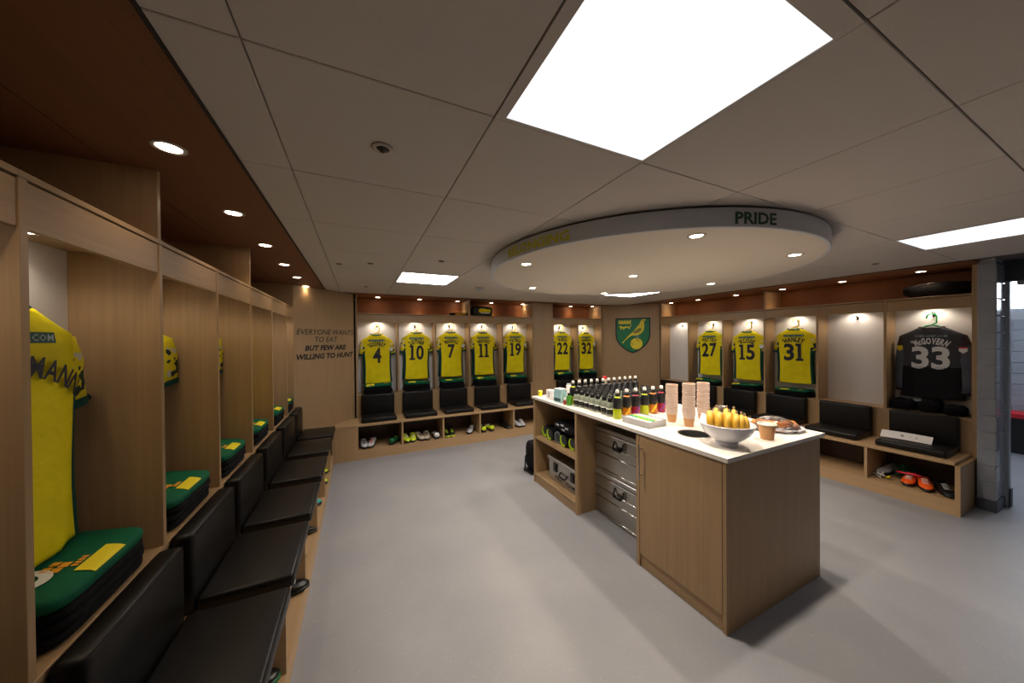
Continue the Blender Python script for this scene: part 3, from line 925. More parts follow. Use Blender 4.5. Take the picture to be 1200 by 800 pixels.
def shirt(frame, num, name, label, var=0, keeper=False, dy=0.165, dz=0.0, x_off=0.0, tilt=0.0, sponsor='THEDONIP.COM', yaw=0.0, arc_r=0.22, big=1.0, wide=1.0):
    (loc, rz, w) = frame
    cx = (0.022 + w) / 2 + x_off
    off = Matrix.Rotation(rz, 3, 'Z') @ Vector((cx, dy, 0))
    zb = 0.955 + dz
    t = thing('football_shirt', label, 'shirt', (loc[0] + off.x, loc[1] + off.y, zb), rz, 'shirts hanging in the lockers')
    t.rotation_euler = (0, tilt, rz + yaw)
    P_ = shirt_parts(keeper, var)
    for k in ('torso', 'sleeve-1', 'sleeve1', 'cuff-1', 'cuff1', 'collar', 'neck_lining'):
        nm = k.rstrip('-1') if k not in ('torso', 'collar', 'neck_lining') else k
        q_ = obj(nm, P_[k], None, t)
        if wide != 1.0 and k in ('sleeve1', 'cuff1'):
            q_.scale = (wide, 1, 1); q_.location = (0.125 * (1 - wide), -0.012, 0)
    pm = WHITEP if keeper else NAVY
    e = 0.004
    on = lambda u, v: (u, front_y(u, v) - e, v)
    if sponsor:
        if not keeper:
            sb = MB()
            n = 8
            for k in range(n):
                u0, u1 = -0.115 + 0.23 * k / n, -0.115 + 0.23 * (k + 1) / n
                sb.add([on(u0, 0.625), on(u1, 0.625), on(u1, 0.657), on(u0, 0.657)], [(0, 1, 2, 3)])
            obj('sponsor_strip', sb, SPONSOR, t)
        sp = MB(); e = 0.0055
        text_fit(sp, sponsor, w=0.215, h=0.021, bold=0.01, fr=lambda u, v: (u, front_y(u, 0.641) - e, 0.641 + v), res=1)
        obj('sponsor_print', sp, mat('sponsor lettering pale', (170, 190, 186), 0.6), t)
        e = 0.004
    nb = MB()
    # name on an arc
    zc_ = (0.590 if big == 1.0 else 0.560) - arc_r
    if big > 1: e = 0.009
    adv = []
    for ch in name:
        vs, fs = text_geo(ch, 0.045 if big == 1.0 else 0.026, 0.0, 2)
        xs = [p[0] for p in vs]; adv.append((min(xs), max(xs)))
    space = 0.09
    tot = sum(b - a for a, b in adv) + space * (len(adv) - 1)
    sc = min(0.062 if big == 1.0 else 0.08, (0.25 if big == 1.0 else 0.41) / tot)
    cur = -tot / 2
    for ch, (a, b) in zip(name, adv):
        vs, fs = text_geo(ch, 0.045 if big == 1.0 else 0.026, 0.0, 2)
        mid = cur + (b - a) / 2
        th = mid * sc / arc_r
        pts = []
        for (x, y) in vs:
            u = (x - (a + b) / 2) * sc; v = (y - 0.35) * 0.085
            rr = arc_r + v
            px = rr * math.sin(th) + u * math.cos(th); pz = zc_ + rr * math.cos(th) - u * math.sin(th)
            pts.append(on(px, pz))
        nb.add(pts, fs)
        cur += (b - a) + space
    obj('name_print', nb, pm, t)
    if num:
        nm_ = MB()
        # digits, each stretched to a tall block figure
        dw, gap = (0.118, 0.016) if big == 1.0 else (0.09, 0.004)
        wid = [dw if ch != '1' else 0.088 for ch in num]
        cur = -(sum(wid) + gap * (len(num) - 1)) / 2 - (0.085 if big > 1 else 0)
        cents = []
        for ch, ww in zip(num, wid):
            cxn = cur + ww / 2; cur += ww + gap; cents.append(cxn)
            pt = lambda u, v: (cxn + u, front_y(cxn + u, 0.415 + v) - e - 0.001, 0.415 + v)
            if ch == '1':
                for poly in ([(-0.020, -0.088), (0.018, -0.088), (0.018, 0.1175), (-0.020, 0.1175)], [(-0.044, 0.085), (-0.020, 0.080), (-0.020, 0.1175), (-0.040, 0.1175)], [(-0.042, -0.1175), (0.042, -0.1175), (0.042, -0.088), (-0.042, -0.088)]):
                    nm_.add([pt(u, v) for u, v in poly], [(0, 1, 2, 3)])
            else:
                text_fit(nm_, ch, w=ww, h=0.235, bold=0.03, fr=pt, res=4)
        obj('number_print', nm_, pm, t)
        # row of little dots inside the foot of the figures
        dt = MB()
        for cxn in cents:
            for k in range(5):
                u = cxn - 0.028 + 0.014 * k
                z_ = 0.312
                dt.add([(u - 0.004, front_y(u, z_) - e - 0.0025, z_ - 0.004), (u + 0.004, front_y(u, z_) - e - 0.0025, z_ - 0.004), (u + 0.004, front_y(u, z_) - e - 0.0025, z_ + 0.004), (u - 0.004, front_y(u, z_) - e - 0.0025, z_ + 0.004)], [(0, 1, 2, 3)])
        if keeper: obj('number_dots', dt, NAVY, t)
    # sleeve badge
    if keeper or var % 2 == 0:
        bd = MB(); bd.prism([(-0.026, 0.03), (0.026, 0.03), (0.026, -0.01), (0.0, -0.035), (-0.026, -0.01)], lambda u, v, w2: (0.205 + u, -0.046 - w2, 0.50 + v), 0.002)
        obj('sleeve_badge', bd, WHITEP, t)
        if keeper:
            bd = MB(); bd.box(0.179, -0.0495, 0.516, 0.231, -0.0482, 0.53); obj('badge_band', bd, RED, t)
            bd = MB(); bd.prism([(-0.02, 0.03), (0.02, 0.03), (0.02, -0.01), (0.0, -0.03), (-0.02, -0.01)], lambda u, v, w2: (-0.208 + u, -0.044 - w2, 0.51 + v), 0.002)
            obj('sleeve_badge', bd, YELLOWP, t)
    return t

def hanger(frame, label, m, x_off=0.0, dy=0.165, dz=0.0):
    (loc, rz, w) = frame
    cx = (0.022 + w) / 2 + x_off
    off = Matrix.Rotation(rz, 3, 'Z') @ Vector((cx, dy, 0))
    t = thing('coat_hanger', label, 'hanger', (loc[0] + off.x, loc[1] + off.y, 1.685 + dz), rz, 'coat hangers')
    b = MB(); b.tube([(-0.185, 0, -0.075), (-0.10, 0, -0.02), (-0.03, 0, 0.02), (0, 0, 0.028), (0.03, 0, 0.02), (0.10, 0, -0.02), (0.185, 0, -0.075)], 0.008, 8)
    obj('shoulder_bar', b, m, t, True)
    h = MB()
    pts = [(0.0, 0, 0.026), (0.032, 0, 0.05)]
    for k in range(0, 11):
        a = math.radians(-20 + k * 22)
        pts.append((0.034 * math.cos(a), 0.002, 0.108 + 0.036 * math.sin(a)))
    h.tube(pts, 0.0065, 8)
    obj('hook', h, m, t, True)
    return t
YPL = mat('translucent yellow plastic', (226, 196, 60), 0.35)
GPL = mat('green hanger plastic', (0, 140, 66), 0.35)
SDZ = {'10': 0.028, '7': 0.036, '11': 0.034, '19': 0.040, '22': 0.040, '32': 0.030, '27': 0.02, '31': 0.02, '15': 0.0}
for n, nm, v in (('4', "GODFREY", 0), ('10', "LEITNER", 1), ('7', "MARSHALL", 2), ('11', "HERNANDEZ", 3), ('19', "TRYBULL", 4), ('22', "PUKKI", 1), ('32', "SRBENY", 2), ('27', "TETTEY", 3), ('15', "KLOSE", 0), ('31', "HANLEY", 5)):
    run = 'right' if n in ('27', '15', '31') else 'back'
    xo = 0.0
    shirt(FR[n], n, "'" + nm, 'yellow football shirt with the navy number %s in the %s lockers' % (WORD.get(n, n), run), v, x_off=xo, tilt=R_((-1.0, 0.8, 0.3, -0.5, 1.0, -0.8)[v]), dz=SDZ.get(n, 0.0))
    hanger(FR[n], 'yellow plastic coat hanger carrying shirt number %s' % WORD.get(n, n), YPL, x_off=xo, dz=SDZ.get(n, 0.0))
shirt(FR['33'], '33', "'McGOVERN", 'black long-sleeved goalkeeper shirt with white number thirty-three', 0, keeper=True)
hanger(FR['33'], 'green plastic coat hanger carrying the goalkeeper shirt', GPL)
LSH = {'MANN': ('18', "STIEPERMANN", 'yellow football shirt nearest the camera on the left, its name ending in MANN'),
       'second': ('', 'TRYBULL', 'yellow football shirt half hidden behind a divider, next after shirt MANN'),
       'third': ('', 'PUKKI', 'yellow football shirt in the third bay of the left run, only its sleeve tip showing'),
       'fourth': ('', 'KLOSE', 'yellow football shirt of the fourth left bay, only a small sleeve tip showing')}
LXO = {'MANN': -0.095, 'second': -0.04, 'third': -0.005, 'fourth': 0.07}
for n, (num, nm, lb) in LSH.items():
    sh_ = shirt(FR[n], num, nm, lb, 1, dy=0.175 if n == 'MANN' else 0.200, dz=0.02, x_off=LXO[n], wide={'MANN': 1.0, 'second': 1.75}.get(n, 2.1), arc_r=0.25 if n == 'MANN' else 0.22, big=1.3 if n == 'MANN' else 1.0)
    if n == 'MANN': sh_.scale = (1.16, 1.0, 1.0)
    hanger(FR[n], 'yellow plastic coat hanger carrying the ' + {'MANN': 'shirt lettered MANN', 'second': 'half hidden left shirt next after MANN', 'third': 'left shirt of which a sleeve tip shows', 'fourth': 'left shirt of the fourth bay'}[n], YPL, dy=0.200, dz=0.02, x_off=LXO[n])

# ------------------------------------------------------------------ folded kit on the locker shelves
_fold = {}
def slab_top(x, y, ax, ay, az, e1, e2):
    q = (abs(x / ax) ** (2 / e2) + abs(y / ay) ** (2 / e2)) ** (e2 / e1)
    return az * max(0.0, 1 - q) ** (e1 / 2)
GA = (0.200, 0.112, 0.026, 0.55, 0.35)
def fold_parts(var, flat=False):
    key = (var, flat)
    if key in _fold: return _fold[key]
    h = 0.0115 if flat else 0.0185
    b = MB()
    for i in range(3):
        b.superell((0.004 * ((i + var) % 2), -0.004 * i, h + 1.68 * h * i), 0.205 - 0.006 * i, 0.108, h, 0.45, 0.28, 28, 8, noise=0.10, seed=var * 5 + i)
    m1 = b.mesh('cloth', True); m1.materials.append(BLACK)
    g = MB()
    g.superell((0, 0.006, 0.012), 0.188, 0.104, 0.013, 0.45, 0.30, 28, 8, noise=0.06, seed=var * 7 + 3)
    g.superell((0, 0, 0.026), *GA[:3], *GA[3:], 36, 14, noise=0.035, seed=var * 7 + 4)
    m2 = g.mesh('cloth', True); m2.materials.append(GREEN)
    _fold[key] = (m1, m2)
    return _fold[key]
def drape(pts_fn, nu, nv, lift=0.0035):
    """a patch lying on the top of the folded garment; pts_fn(u, v) -> x, y"""
    b = MB()
    for i in range(nu):
        for j in range(nv):
            q = []
            for u, v in ((i, j), (i + 1, j), (i + 1, j + 1), (i, j + 1)):
                x, y = pts_fn(u / nu, v / nv)
                q.append((x, y, 0.026 + slab_top(x, y, *GA) + lift))
            b.add(q, [(0, 1, 2, 3)])
    return b
def folded(frame, var, where, patch=True, left=False, tilt=0.0, flat=False):
    (loc, rz, w) = frame
    cx = (0.022 + w) / 2
    m1, m2 = fold_parts(var, flat)
    hz = 0.062 if flat else 0.098
    off = Matrix.Rotation(rz, 3, 'Z') @ Vector((cx, 0.112, 0))
    t = thing('folded_shorts', 'folded black shorts lying under green kit ' + where, 'clothes', (loc[0] + off.x, loc[1] + off.y, ZS + 0.0005), rz, 'folded black shorts')
    obj('cloth', m1, None, t)
    off2 = Matrix.Rotation(rz, 3, 'Z') @ Vector((cx, 0.112, 0))
    g = thing('folded_sweatshirt', 'folded green training top with a yellow patch ' + where, 'clothes', (loc[0] + off2.x, loc[1] + off2.y, ZS + hz), rz, 'folded green tops')
    g.rotation_euler = (R_(2 if not left else 7), tilt, rz)
    gc = obj('cloth', m2, None, g)
    if flat: g.scale = (0.98, 1.0, 0.62)
    if left:
        obj('yellow_patch', drape(lambda u, v: (-0.075 + 0.135 * u, -0.106 + 0.046 * v), 6, 4), YELLOWP, g)
        k = MB()
        for (x0, y0, dx, dy) in ((-0.075, -0.030, 0.022, 0.020), (-0.050, -0.034, 0.024, 0.020), (-0.068, -0.006, 0.022, 0.018), (-0.040, -0.010, 0.020, 0.018), (-0.050, -0.054, 0.010, 0.014), (-0.036, -0.054, 0.010, 0.014), (-0.022, -0.054, 0.010, 0.014), (-0.008, -0.054, 0.010, 0.014)):
            d = drape(lambda u, v: (x0 + dx * u, y0 + dy * v), 1, 1); k.add(d.v, d.f)
        obj('amber_emblem', k, ORANGEP, g)
        obj('white_ring_print', drape(lambda u, v: (-0.105 + (0.026 + 0.024 * v) * math.cos(6.2832 * u), 0.018 + (0.026 + 0.024 * v) * math.sin(6.2832 * u)), 24, 1), WHITEP, g)
        obj('care_label', drape(lambda u, v: (0.05 + 0.06 * u, 0.070 + 0.012 * v), 2, 1), WHITEP, g)
    else:
        x0 = (-0.165, -0.14, -0.12)[var % 3]
        obj('yellow_patch', drape(lambda u, v: (x0 + 0.11 * u, -0.1118 + 0.052 * v), 6, 5), YELLOWP, g)
        obj('amber_emblem', drape(lambda u, v: (0.085 + 0.05 * u, -0.085 + 0.03 * v), 2, 2), ORANGEP, g)
    return g
for n, v in (('4', 0), ('10', 1), ('7', 2), ('11', 3), ('19', 4), ('22', 0), ('32', 1), ('27', 3), ('15', 0), ('31', 2)):
    folded(FR[n], v, 'below shirt number ' + WORD.get(n, n), tilt=R_((-2, 1.5, -1, 2, 1)[v]), flat=n in ('27', '15', '31'))
for n, v, wh in (('nearest', 2, 'at the left edge of the photo'), ('MANN', 0, 'below the shirt lettered MANN'), ('second', 1, 'in the bay just beyond shirt MANN'), ('third', 2, 'in the third bay of the left run'), ('fourth', 3, 'in the fourth bay of the left run'), ('fifth', 4, 'in the fifth bay of the left run'), ('sixth', 0, 'in the last bay of the left run')):
    folded(FR[n], v, wh, left=True)

# socks and gloves below the goalkeeper shirt
def shelf_items():
    (loc, rz, w) = FR['33']
    base = lambda x, y, z: Vector(loc) + Matrix.Rotation(rz, 3, 'Z') @ Vector((x, y, z))
    for i, (x, y, ax, ay, az, lb) in enumerate([(0.115, 0.12, 0.095, 0.09, 0.058, 'folded black clothes at the left of the shelf below the goalkeeper shirt'), (0.30, 0.12, 0.085, 0.09, 0.066, 'folded black clothes in the middle of the shelf below the goalkeeper shirt'), (0.46, 0.11, 0.070, 0.09, 0.052, 'rolled black socks at the right of the shelf below the goalkeeper shirt')]):
        t = thing('folded_clothes', lb, 'clothes', base(x, y, ZS + 0.0005), rz, 'black kit below the goalkeeper shirt')
        b = MB(); b.superell((0, 0, az), ax, ay, az, 0.6, 0.5, 22, 9, noise=0.10, seed=i + 40); obj('cloth', b, BLACK, t, True)
        if i < 2:
            q = MB(); q.superell((0.03 if i == 0 else -0.07, -0.05, az * 1.75), 0.03, 0.02, 0.012, 0.6, 0.5, 12, 5); obj('grey_emblem', q, GREYP, t, True)
shelf_items()

# paper label on the seat
t = thing('paper_label', 'white paper strip with black print lying on the seat below the goalkeeper shirt', 'paper', (5.04, 1.262, ZB + 0.0625), R_(-87))
p = MB()
for k in range(8):
    u0, u1 = -0.17 + 0.34 * k / 8, -0.17 + 0.34 * (k + 1) / 8
    z = lambda u: 0.004 + 0.004 * math.cos(u * 9)
    for s_ in (0,):
        p.add([(u0, -0.035, z(u0)), (u1, -0.035, z(u1)), (u1, 0.035, z(u1) + 0.062), (u0, 0.035, z(u0) + 0.062)], [(0, 1, 2, 3)])
obj('sheet', p, PAPER, t)
q = MB()
for (u, h) in ((-0.02, 0.026), (0.03, 0.012), (0.075, 0.022)):
    text_fit(q, {0.026: 'B', 0.012: 'I', 0.022: 'L'}[h], h=h, bold=0.02, fr=lambda a, b: (u + a, b * 0.75 - 0.001, 0.004 + 0.004 * math.cos((u + a) * 9) + 0.032 + b * 0.66))
obj('print', q, DKTEXT, t)

# ------------------------------------------------------------------ things on the open upper shelves
t = thing('kit_bag', 'yellow and green kit bag on the upper shelf above shirt number eleven', 'bag', (1.95, YB + 0.16, ZF1 + 0.0165))
b = MB(); b.superell((0, 0, 0.085), 0.185, 0.11, 0.085, 0.4, 0.35, 28, 10, noise=0.04, seed=3); obj('body', b, mat('dark bag cloth', (34, 40, 34), 0.7), t, True)
b = MB(); b.superell((0.02, -0.055, 0.095), 0.135, 0.065, 0.045, 0.5, 0.5, 22, 8, noise=0.2, seed=9); obj('yellow_flap', b, YELLOW, t, True)
b = MB(); b.superell((0.03, -0.085, 0.055), 0.10, 0.035, 0.012, 0.5, 0.5, 18, 6, noise=0.2, seed=5); obj('white_trim', b, WHITEP, t, True)
b = MB(); b.box(0.150, -0.118, -0.008, 0.166, -0.108, 0.05); obj('strap', b, YELLOWP, t)
t = thing('folded_bag', 'flat black and amber folded bag on the upper shelf above shirt number seven', 'bag', (1.53, YB + 0.12, ZF1 + 0.0165))
b = MB(); b.superell((0, 0, 0.024), 0.15, 0.10, 0.024, 0.4, 0.3, 24, 8, noise=0.08, seed=2); obj('body', b, BLACK, t, True)
b = MB(); b.superell((0.01, -0.075, 0.022), 0.10, 0.03, 0.014, 0.4, 0.3, 18, 6); obj('amber_panel', b, ORANGEP, t, True)
t = thing('holdall', 'long black holdall on the upper shelf above the goalkeeper shirt', 'bag', (XR + 0.20, 1.165, ZF1 + 0.0165), -math.pi / 2)
b = MB(); b.superell((0.02, 0, 0.075), 0.235, 0.13, 0.075, 0.6, 0.45, 30, 10, noise=0.06, seed=6); obj('body', b, BLACK, t, True)
b = MB(); b.tube([(-0.12, -0.10, 0.06), (-0.10, -0.12, 0.11), (0.0, -0.11, 0.14), (0.1, -0.12, 0.11), (0.12, -0.10, 0.06)], 0.008, 6); obj('strap', b, BLACKP, t, True)

# ------------------------------------------------------------------ shoes
_shoe = {}
def shoe_meshes(m_up, m_sole, m_lace):
    key = (m_up.name, m_sole.name, m_lace.name)
    if key in _shoe: return _shoe[key]
    prof = [(-0.135, 0.020, 0.030, 0.072), (-0.125, 0.036, 0.022, 0.088), (-0.09, 0.040, 0.018, 0.094), (-0.05, 0.038, 0.016, 0.088), (-0.01, 0.040, 0.016, 0.076), (0.04, 0.046, 0.016, 0.062), (0.08, 0.046, 0.016, 0.050), (0.115, 0.036, 0.018, 0.042), (0.138, 0.014, 0.022, 0.032)]
    up = MB(); so = MB()
    rings, rs = [], []
    for (y, hw, z0, z1) in prof:
        n = 14
        ring = []
        for k in range(n):
            a = 2 * math.pi * k / n
            x = hw * sgn_pow(math.cos(a), 0.75)
            zz = (z0 + z1) / 2 + (z1 - z0) / 2 * sgn_pow(math.sin(a), 0.8)
            if math.sin(a) > 0: x *= 1 - 0.35 * math.sin(a)
            ring.append((x, -y, zz))
        rings.append(ring)
        rs.append([(hw * 1.04 * sgn_pow(math.cos(2 * math.pi * k / n), 0.6), -y * 1.02, 0.011 + 0.010 * sgn_pow(math.sin(2 * math.pi * k / n), 0.6)) for k in range(n)])
    up.loft(rings); so.loft(rs)
    for (x, y) in ((-0.025, 0.08), (0.025, 0.08), (-0.02, -0.09), (0.02, -0.09), (0, 0.11), (-0.03, 0.03), (0.03, 0.03)):
        so.cyl((x, -y, 0.004), (x, -y, -0.008), 0.007, 0.005, 6)
    la = MB()
    for k in range(4):
        y = 0.0 + 0.022 * k
        z = 0.079 - 0.0075 * k
        la.tube([(-0.022, -y, z - 0.004), (0, -y - 0.004, z + 0.003), (0.022, -y, z - 0.004)], 0.0035, 5)
    op = MB(); op.lathe([(0.0, 0.001), (0.026, 0.0)], 14, c=(0, 0.085, 0.0935), sy=1.5)
    r = []
    for nm, b, m in (('upper', up, m_up), ('sole', so, m_sole), ('laces', la, m_lace), ('opening', op, BLACK)):
        me = b.mesh(nm, True); me.materials.append(m); r.append((nm, me))
    _shoe[key] = r
    return r
def shoe(loc, rz, m_up, m_sole, m_lace, label, group, rot=None):
    t = thing('football_boot', label, 'shoe', (loc[0], loc[1], loc[2] + 0.008), rz, group)
    if rot: t.rotation_euler = rot
    for nm, me in shoe_meshes(m_up, m_sole, m_lace):
        obj(nm, me, None, t)
    return t
# local toe points to -Y (into the room) for the back bench
SB = 4.768
for x, up, so, la, rz, lb in [
    (0.045, GREYB, BLACKP, BLACKP, 0.1, 'left grey and white trainer below the seat of shirt number four'), (0.145, GREYB, BLACKP, RED, -0.25, 'right grey and white trainer with red trim below the seat of shirt number four'),
    (0.455, DKGREENB, BLACKP, LIME, 2.6, 'single green boot in the cubby below the seat of shirt number four'),
    (0.600, NEON, BLACKP, GREYB, 0.15, 'left neon boot below the seat of shirt number ten'), (0.700, NEON, BLACKP, GREYB, -0.1, 'right neon boot below the seat of shirt number ten'),
    (0.800, CREAMB, BLACKP, BLACKP, 0.2, 'left cream boot below the seat of shirt number ten'), (0.900, CREAMB, BLACKP, BLACKP, -0.1, 'right cream boot below the seat of shirt number ten'),
    (1.035, WHITEP, BLACKP, GREYB, 3.1, 'single white boot seen from its heel, by the divider below seats ten and seven'),
    (1.185, BLACKP, NEON, LIME, 0.1, 'left black boot with lime sole below the seat of shirt number seven'), (1.280, BLACKP, NEON, LIME, -0.1, 'right black boot with lime sole below the seat of shirt number seven'),
    (1.590, GREYB, BLACKP, BLACKP, -0.5, 'black and grey boot by the right divider below the seat of shirt number seven'),
    (1.790, NEON, BLACKP, GREYB, 3.0, 'left neon boot below the seat of shirt number eleven'), (1.900, NEON, BLACKP, GREYB, 3.3, 'right neon boot below the seat of shirt number eleven'),
    (2.190, BLACKP, BLACKP, BLACKP, 0.2, 'single black boot below the seat of shirt number eleven'),
    (2.395, GREYB, BLACKP, WHITEP, 0.2, 'left silver boot below the seat of shirt number nineteen'), (2.500, GREYB, BLACKP, WHITEP, -0.2, 'right silver boot below the seat of shirt number nineteen')]:
    shoe((x, SB + 0.165, CUB), rz, up, so, la, lb, 'boots under the back bench')
# right bench, toes to -X
for y, up, so, la, rz, lb, dx in [
    (1.215, ORANGE, BLACKP, WHITEP, -math.pi / 2 + 0.1, 'left bright orange boot below the goalkeeper seat', 0.20), (1.115, ORANGE, BLACKP, WHITEP, -math.pi / 2 + 0.35, 'right bright orange boot below the goalkeeper seat', 0.18),
    (0.995, BLACKP, BLACKP, GREYB, -math.pi / 2 + 0.45, 'black boot at the end of the cubby below the goalkeeper seat', 0.17), (1.405, GREYB, BLACKP, WHITEP, -math.pi / 2 - 0.2, 'black and white boot by the divider below the goalkeeper seat', 0.36)]:
    shoe((BXR + dx, y, CUB), rz, up, so, la, lb, 'boots under the right bench')
# left bench, toes to +X, peeping out
for y, up, so, la, rz, lb, dx in [
    (1.70, BLACKP, DKGREENB, GREEN, math.pi / 2, 'black boot with green tab at the bottom edge of the photo', 0.062), (2.255, BLACKP, BLACKP, WHITEP, math.pi / 2 + 0.1, 'black boot peeping out of the left bench, nearest fully seen', 0.02),
    (2.56, BLACKP, BLACKP, BLACKP, math.pi / 2, 'black boot tip just beyond the nearest black boot of the left bench', 0.075), (2.90, BLACKP, BLACKP, WHITEP, math.pi / 2 + 0.1, 'black boot with white laces peeping out of the left bench', 0.04),
    (3.36, TEALB, BLACKP, RED, math.pi / 2, 'teal and red boot peeping out of the left bench', 0.055), (3.86, NEON, BLACKP, BLACKP, math.pi / 2 - 0.3, 'neon boot peeping out of the left bench', 0.04), (4.10, NEON, BLACKP, BLACKP, math.pi / 2 + 0.2, 'second neon boot farther along the left bench', 0.06),
    (4.45, ORANGE, BLACKP, BLACKP, math.pi / 2, 'orange boot peeping out at the far end of the left bench', 0.075)]:
    shoe((BXL - dx - 0.10, y, CUB), rz, up, so, la, lb, 'boots under the left bench')
# laces, strap and bits in the goalkeeper cubby
def lace_bundle(loc, m, label, r=0.09, n=46, seed=1, th=0.004, h=0.06):
    rnd = random.Random(seed)
    pts = []
    for k in range(n):
        a = rnd.uniform(0, 6.28); q = rnd.uniform(0.1, 1) * r
        pts.append((q * math.cos(a), q * math.sin(a), rnd.uniform(0.006, h)))
    b = MB(); b.tube(pts, th, 5)
    tag(obj('lace_bundle', b, m, loc=loc, smooth=True), label, 'laces')
lace_bundle((BXR + 0.30, 1.27, CUB), mat('dark green lace', (24, 92, 66), 0.7), 'tangle of green laces heaped in the goalkeeper cubby', 0.10, 60, 2, 0.004, 0.16)
tag(obj('shin_strap', MB().tube([(BXR + 0.2, 1.30, CUB + 0.09), (BXR + 0.17, 1.25, CUB + 0.10), (BXR + 0.17, 1.18, CUB + 0.11), (BXR + 0.19, 1.13, CUB + 0.10)], 0.010, 6), mat('pink red strap', (220, 40, 70), 0.5), smooth=True), 'pink red strap lying behind the orange boots', 'strap')
lace_bundle((BXR + 0.12, 1.40, CUB), WHITEP, 'white laces and tape beside the divider in the goalkeeper cubby', 0.045, 16, 3, 0.005, 0.07)
lace_bundle((BXR + 0.13, 1.345, CUB), YELLOWP, 'yellow tape loop in the goalkeeper cubby', 0.03, 8, 4, 0.006, 0.05)

# ------------------------------------------------------------------ island
IX0, IX1, IY0, IY1 = 1.765, 2.770, 1.067, 3.182
ZW0, ZW1 = 0.932, 0.956
t = thing('cupboard', 'oak cupboard with a steel bar handle at the near end of the island', 'cabinet', (0, 0, 0))
obj('end_panel', MB().box(IX0 - 0.002, IY0, 0, IX1, IY0 + 0.02, ZW0 - 0.001, bev=0.001), OAK, t)
obj('side_panel', MB().box(IX0 + 0.02, 1.672, 0, IX1, 1.690, ZW0 - 0.001), OAK, t)
obj('back_panel', MB().box(IX1 - 0.018, IY0 + 0.021, 0, IX1, 1.671, ZW0 - 0.001), OAK, t)
obj('front_post', MB().box(IX0, 1.664, 0, IX0 + 0.019, 1.690, ZW0 - 0.001), OAK, t)
obj('plinth', MB().box(IX0 + 0.012, IY0 + 0.021, 0, IX0 + 0.03, 1.663, 0.088), OAKY, t)
dr = obj('door', MB().box(IX0, IY0 + 0.024, 0.092, IX0 + 0.019, 1.661, ZW0 - 0.004, bev=0.0015), OAK, t)
h = MB(); h.cyl((IX0 - 0.030, 1.638, 0.625), (IX0 - 0.030, 1.638, 0.865), 0.006, n=10)
for z in (0.655, 0.835): h.cyl((IX0 - 0.030, 1.638, z), (IX0, 1.638, z), 0.005, n=8)
obj('handle', h, STEEL, dr, True, sharp=40)

t = thing('shelf_unit', 'open oak shelf unit with one shelf at the far end of the island', 'cabinet', (0, 0, 0))
SX = 2.30
obj('side_panel', MB().box(IX0, 2.387, 0, IX1, 2.412, ZW0 - 0.001, bev=0.001), OAK, t)
obj('side_panel', MB().box(IX0, IY1 - 0.022, 0, IX1, IY1, ZW0 - 0.001, bev=0.001), OAK, t)
obj('shelf', MB().box(IX0 + 0.008, 2.413, 0.490, SX, IY1 - 0.023, 0.512), OAKY, t)
obj('bottom_shelf', MB().box(IX0 + 0.004, 2.413, 0.085, SX, IY1 - 0.023, 0.103), OAKY, t)
obj('plinth', MB().box(IX0 + 0.012, 2.413, 0, IX0 + 0.03, IY1 - 0.023, 0.084), OAKY, t)
obj('back_panel', MB().box(SX, 2.413, 0, SX + 0.015, IY1 - 0.023, ZW0 - 0.001), SHADELAM, t)
obj('rear_panel', MB().box(IX1 - 0.018, 2.413, 0, IX1, IY1 - 0.023, ZW0 - 0.001), OAK, t)
tag(obj('recess_panel', MB().box(2.60, 1.692, 0, 2.618, 2.385, ZW0 - 0.001), OAK), 'oak panel closing the back of the trunk recess in the island', 'panel')

# worktop with a round waste hole
def worktop():
    t = thing('worktop', 'long white worktop over the island with a round steel-lined waste hole', 'worktop', (0, 0, 0))
    x0, x1, y0, y1 = IX0 - 0.010, 2.806, IY0 - 0.012, IY1 + 0.010
    hx, hy, hr = 2.02, 1.43, 0.098
    mb = MB()
    n = 32
    sq = 0.14
    def ring(z):
        c = [(hx + hr * math.cos(2 * math.pi * k / n), hy + hr * math.sin(2 * math.pi * k / n), z) for k in range(n)]
        s = []
        for k in range(n):
            a = 2 * math.pi * k / n
            m_ = max(abs(math.cos(a)), abs(math.sin(a)))
            s.append((hx + sq * math.cos(a) / m_, hy + sq * math.sin(a) / m_, z))
        return c, s
    for z, up in ((ZW1, True), (ZW0, False)):
        c, s = ring(z)
        vs = c + s
        fs = []
        for k in range(n):
            j = (k + 1) % n
            fs.append((k, n + k, n + j, j) if up else (j, n + j, n + k, k))
        mb.add(vs, fs)
        a, b, cc, d = hx - sq, hx + sq, hy - sq, hy + sq
        for (p, q, r, s_) in ((x0, y0, x1, cc), (x0, d, x1, y1), (x0, cc, a, d), (b, cc, x1, d)):
            f = [(p, q, z), (r, q, z), (r, s_, z), (p, s_, z)]
            mb.add(f if up else f[::-1], [(0, 1, 2, 3)])
    c1, _ = ring(ZW1); c0, _ = ring(ZW0)
    mb.add(c1 + c0, [(k, (k + 1) % n, n + (k + 1) % n, n + k) for k in range(n)])
    cs = [(x0, y0), (x1, y0), (x1, y1), (x0, y1)]
    for k in range(4):
        (a, b), (c, d) = cs[k], cs[(k + 1) % 4]
        mb.add([(a, b, ZW0), (c, d, ZW0), (c, d, ZW1), (a, b, ZW1)], [(0, 1, 2, 3)])
    obj('top', mb, TOPW, t)
    obj('waste_chute', MB().lathe([(hr + 0.006, 0.0015), (hr - 0.001, 0.003), (hr - 0.003, 0.0), (hr - 0.003, -0.22), (hr - 0.006, -0.22), (hr - 0.006, -0.001)], 32, c=(hx, hy, ZW1), close=True), mat('satin steel liner', (150, 148, 145), 0.32, metal=0.95), t, True, sharp=40)
worktop()
t = thing('waste_bin', 'dark bin inside the island under the round waste hole', 'bin', (2.02, 1.43, 0.30))
